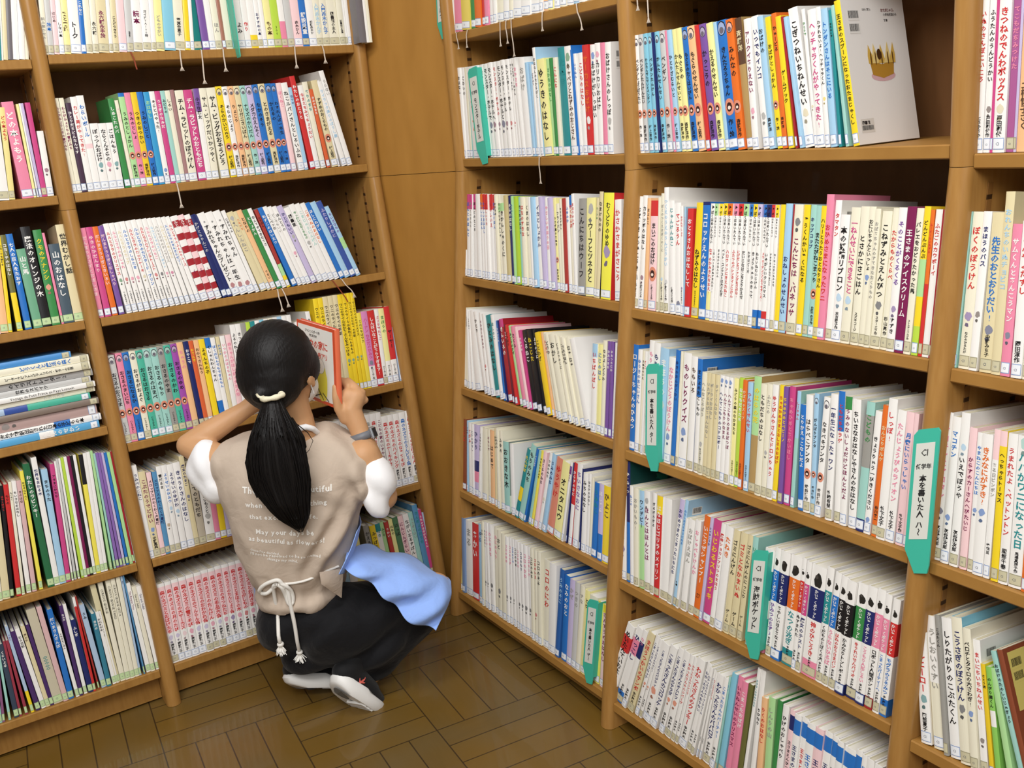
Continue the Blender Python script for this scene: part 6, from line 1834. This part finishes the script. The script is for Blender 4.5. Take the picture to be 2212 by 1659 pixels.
# ---------------------------------------------------------------- teal index plates standing out between the books
def plate(wall, lower, tl, tr, bl, br, text, label, d=.0145, blade=True):
    fr = FR[wall, lower]
    P = [np.array(q) for q in (tl, tr, br, bl)]
    W_ = np.linalg.norm(P[1]-P[0]); 
    ex = (P[1]-P[0])/W_; ez = ((P[0]-P[3])+(P[1]-P[2])); Hh = np.linalg.norm(ez)/2; ez = ez/np.linalg.norm(ez)
    th = .0028
    out = [(0, -Hh+.028), (W_*.45, -Hh-.012), (W_*.95, -Hh-.012), (W_, -Hh), (W_, -.006), (W_*.9, 0), (.008, 0), (0, -.008)]
    def T(x, z, y=0.):
        q = P[0]+ex*x+ez*z; return tuple(fr.p(q[0], d+y, q[1]))
    mb = MB(); n = len(out)
    mb.add([T(x, z) for x, z in out]+[T(x, z, -th) for x, z in out], [tuple(range(n)), tuple(range(n, 2*n))[::-1]]+[(i, n+i, n+(i+1) % n, (i+1) % n) for i in range(n)], (1, 1, 1))
    o = put('index_plate', mb.mesh('index_plate', M_PLATE), label=label, category='shelf marker', group='teal shelf markers')
    bl_ = [(W_-.0012, -.004), (W_, -.004), (W_, -Hh+.006), (W_-.0012, -Hh+.006)]           # the blade that slips in between two books
    if blade:
        mb = MB(); mb.add([T(x, z, -th) for x, z in bl_]+[T(x, z, -.11) for x, z in bl_], [(0, 1, 2, 3), (4, 5, 6, 7), (0, 1, 5, 4), (1, 2, 6, 5), (2, 3, 7, 6), (3, 0, 4, 7)], (1, 1, 1)); put('blade', mb.mesh('blade', M_PLATE), o)
    x0, x1, z0, z1 = W_*.14, W_*.86, -Hh*.80, -Hh*.10
    mb = MB(); mb.add([T(x, z, y) for y in (.0006, 0.) for x, z in ((x0, z0), (x1, z0), (x1, z1), (x0, z1))], [(0, 1, 2, 3), (0, 1, 5, 4), (1, 2, 6, 5), (2, 3, 7, 6), (3, 0, 4, 7)], (1, 1, 1)); cd = put('label_card', mb.mesh('label_card', M_CARD), o)
    mb = MB(); cx = (x0+x1)/2
    for s, z, sz in (('C1', z1-.020, .0145), ('低学年', z1-.040, .0115)):
        g, w = htext(s, 1.); sz = min(sz, (x1-x0)*.85/w)
        for V, F in g: mb.add([T(cx-w*sz/2+a*sz, z+b*sz, .0009) for a, b in V], F, (0, 0, 0))
    for V, F in vtext(text, min(.021, (x1-x0)*.62), (z1-.050)-(z0+.006)): mb.add([T(cx+a, z1-.050+b, .0009) for a, b in V], F, (0, 0, 0))
    put('marker_text', mb.mesh('marker_text', M_INK), cd)
plate('R', False, (-.717, .475), (-.668, .478), (-.735, .330), (-.684, .312), 'もりにつ', 'teal marker plate overhanging the upper corner of the first shelf by the corner panel', d=.006)
plate('R', False, (-.602, .224), (-.556, .230), (-.590, .005), (-.543, .000), 'モンスターホテル', 'teal marker plate on the second shelf naming a monster hotel series', d=.004)
plate('R', True, (-.066, -.972), (-.026, -.964), (-.076, -1.168), (-.036, -1.166), '本を書いた人 ザ〜', 'teal marker plate near the floor at the end of the bottom shelf by the corner', d=.004)
plate('R', True, (.098, -.394), (.138, -.386), (.111, -.605), (.151, -.601), '本を書いた人 タ〜', 'teal marker plate at the start of the fourth shelf below the crown book', d=.004)
plate('R', True, (.424, -.692), (.462, -.682), (.420, -.892), (.458, -.890), '海賊ポケット', 'teal marker plate halfway along the fifth shelf beside the numbered series', d=.004)
plate('R', True, (.740, -.394), (.783, -.380), (.745, -.607), (.788, -.602), '本を書いた人 ハ〜', 'teal marker plate in front of the upright at the end of the crown-book bay', d=.0148, blade=False)
def edge_plate():
    fr = FR['L', False]; mb = MB(); pr = [(.436, .47), (.4385, .47), (.4385, .302), (.4365, .298), (.436, .305)]
    n = 5; mb.add([tuple(fr.p(u, .028, s)) for u, s in pr]+[tuple(fr.p(u, -.09 if s > .317 else .004, max(s, .3185) if False else s)) for u, s in pr], [tuple(range(n)), tuple(range(n, 2*n))[::-1]]+[(i, n+i, n+(i+1) % n, (i+1) % n) for i in range(n)], (1, 1, 1))
    put('index_plate', mb.mesh('index_plate', M_PLATE), label="teal marker plate seen edge-on among the top shelf books above the person", category='shelf marker', group='teal shelf markers')
edge_plate()
# ---------------------------------------------------------------- bookmark ribbons hanging over the shelf edges
def ribbon(wall, lower, u0, s0, u1, s1, label, m=M_RIBBON, fray=True):
    fr = FR[wall, lower]; rs = random.Random(int(u0*9999)+int(s0*777))
    a = [(u0, -.03, s0+.0012), (u0, -.004, s0+.0014), (u0, .004, s0-.001), (u0+(u1-u0)*.35+rs.uniform(-.002, .002), .0055, s0+(s1-s0)*.4), (u0+(u1-u0)*.8, .005, s0+(s1-s0)*.75), (u1, .005, s1)]
    P = [np.array(fr.p(*q)) for q in a]; mb = MB()
    U = np.array(fr.U); S = np.array(fr.S); N = np.array(fr.N)
    def tape(P, w0, w1):
        Vv = []
        for i, p in enumerate(P):
            w = w0+(w1-w0)*i/(len(P)-1); Vv += [p-U*w-N*.0003, p+U*w-N*.0003, p+U*w+N*.0005, p-U*w+N*.0005]
        mb.add(Vv, [(0, 1, 2, 3), tuple(len(P)*4-4+k for k in range(4))]+[(i*4+k, i*4+(k+1) % 4, i*4+4+(k+1) % 4, i*4+4+k) for i in range(len(P)-1) for k in range(4)], (1, 1, 1))
    tape(P, .0014, .0016)
    if fray:
        e = P[-1]
        for k in range(-2, 3): tape([e, e+U*k*.0014-S*.006+N*.0004*k, e+U*k*.0026-S*.011], .0009, .0004)
    put('bookmark_ribbon', mb.mesh('bookmark_ribbon', m), label=label, category='bookmark ribbon', group='bookmark ribbons over the shelf edges')
z1 = SH['L1', 1]
for i, (u, v, s) in enumerate(((.298, .296, .284), (.350, .346, .251), (.404, .403, .278), (.591, .589, .278), (.667, .670, .287))):
    ribbon('L', False, u, z1, v, s, f'pale bookmark ribbon over the top shelf edge above the person, {ordn(5-i)} from the corner end' if i else 'pale bookmark ribbon over the top shelf edge above the person, farthest from the corner')
ribbon('L', False, .183, z1, .190, .281, 'dark red bookmark ribbon over the top shelf edge above the person', M_RIBBON2, False)
ribbon('L', False, .239, SH['L1', 2], .241, -.040, 'pale bookmark ribbon hanging alone from the second shelf above the person')
for u, v, s, l in ((.444, .446, -.310, 'first of two pale ribbons close together below the third shelf over the head'), (.456, .465, -.301, 'second of two pale ribbons close together below the third shelf over the head'), (.626, .653, -.306, 'pale ribbon slanting off the third shelf near its corner end')):
    ribbon('L', True, u, SH['L1', 3], v, s, l)
ribbon('L', True, .600, SH['L1', 3], .632, -.325, 'dark red ribbon hanging off the third shelf over the yellow books', M_RIBBON2, False)
z1 = SH['T', 1]
for i, (u, v, s) in enumerate(((-.640, -.634, .288), (-.585, -.592, .287), (-.433, -.436, .274), (-.407, -.405, .277), (-.385, -.381, .246), (-.257, -.260, .288), (-.131, -.116, .273))):
    ribbon('R', False, u, z1, v, s, f'pale bookmark ribbon over the top shelf edge of the corner-panel bay, {ordn(i+1)} from the corner')
ribbon('R', False, -.31, SH['T', 2], -.31, -.045, 'tan bookmark ribbon hanging alone below the monster series shelf')
z1 = SH['U', 1]
for u, v, s, l in ((.065, .067, .288, 'shorter ribbon hanging from above beside the penguin books'), (.098, .097, .262, 'longer ribbon hanging from above beside the penguin books')):
    ribbon('R', False, u, z1, v, s, l)
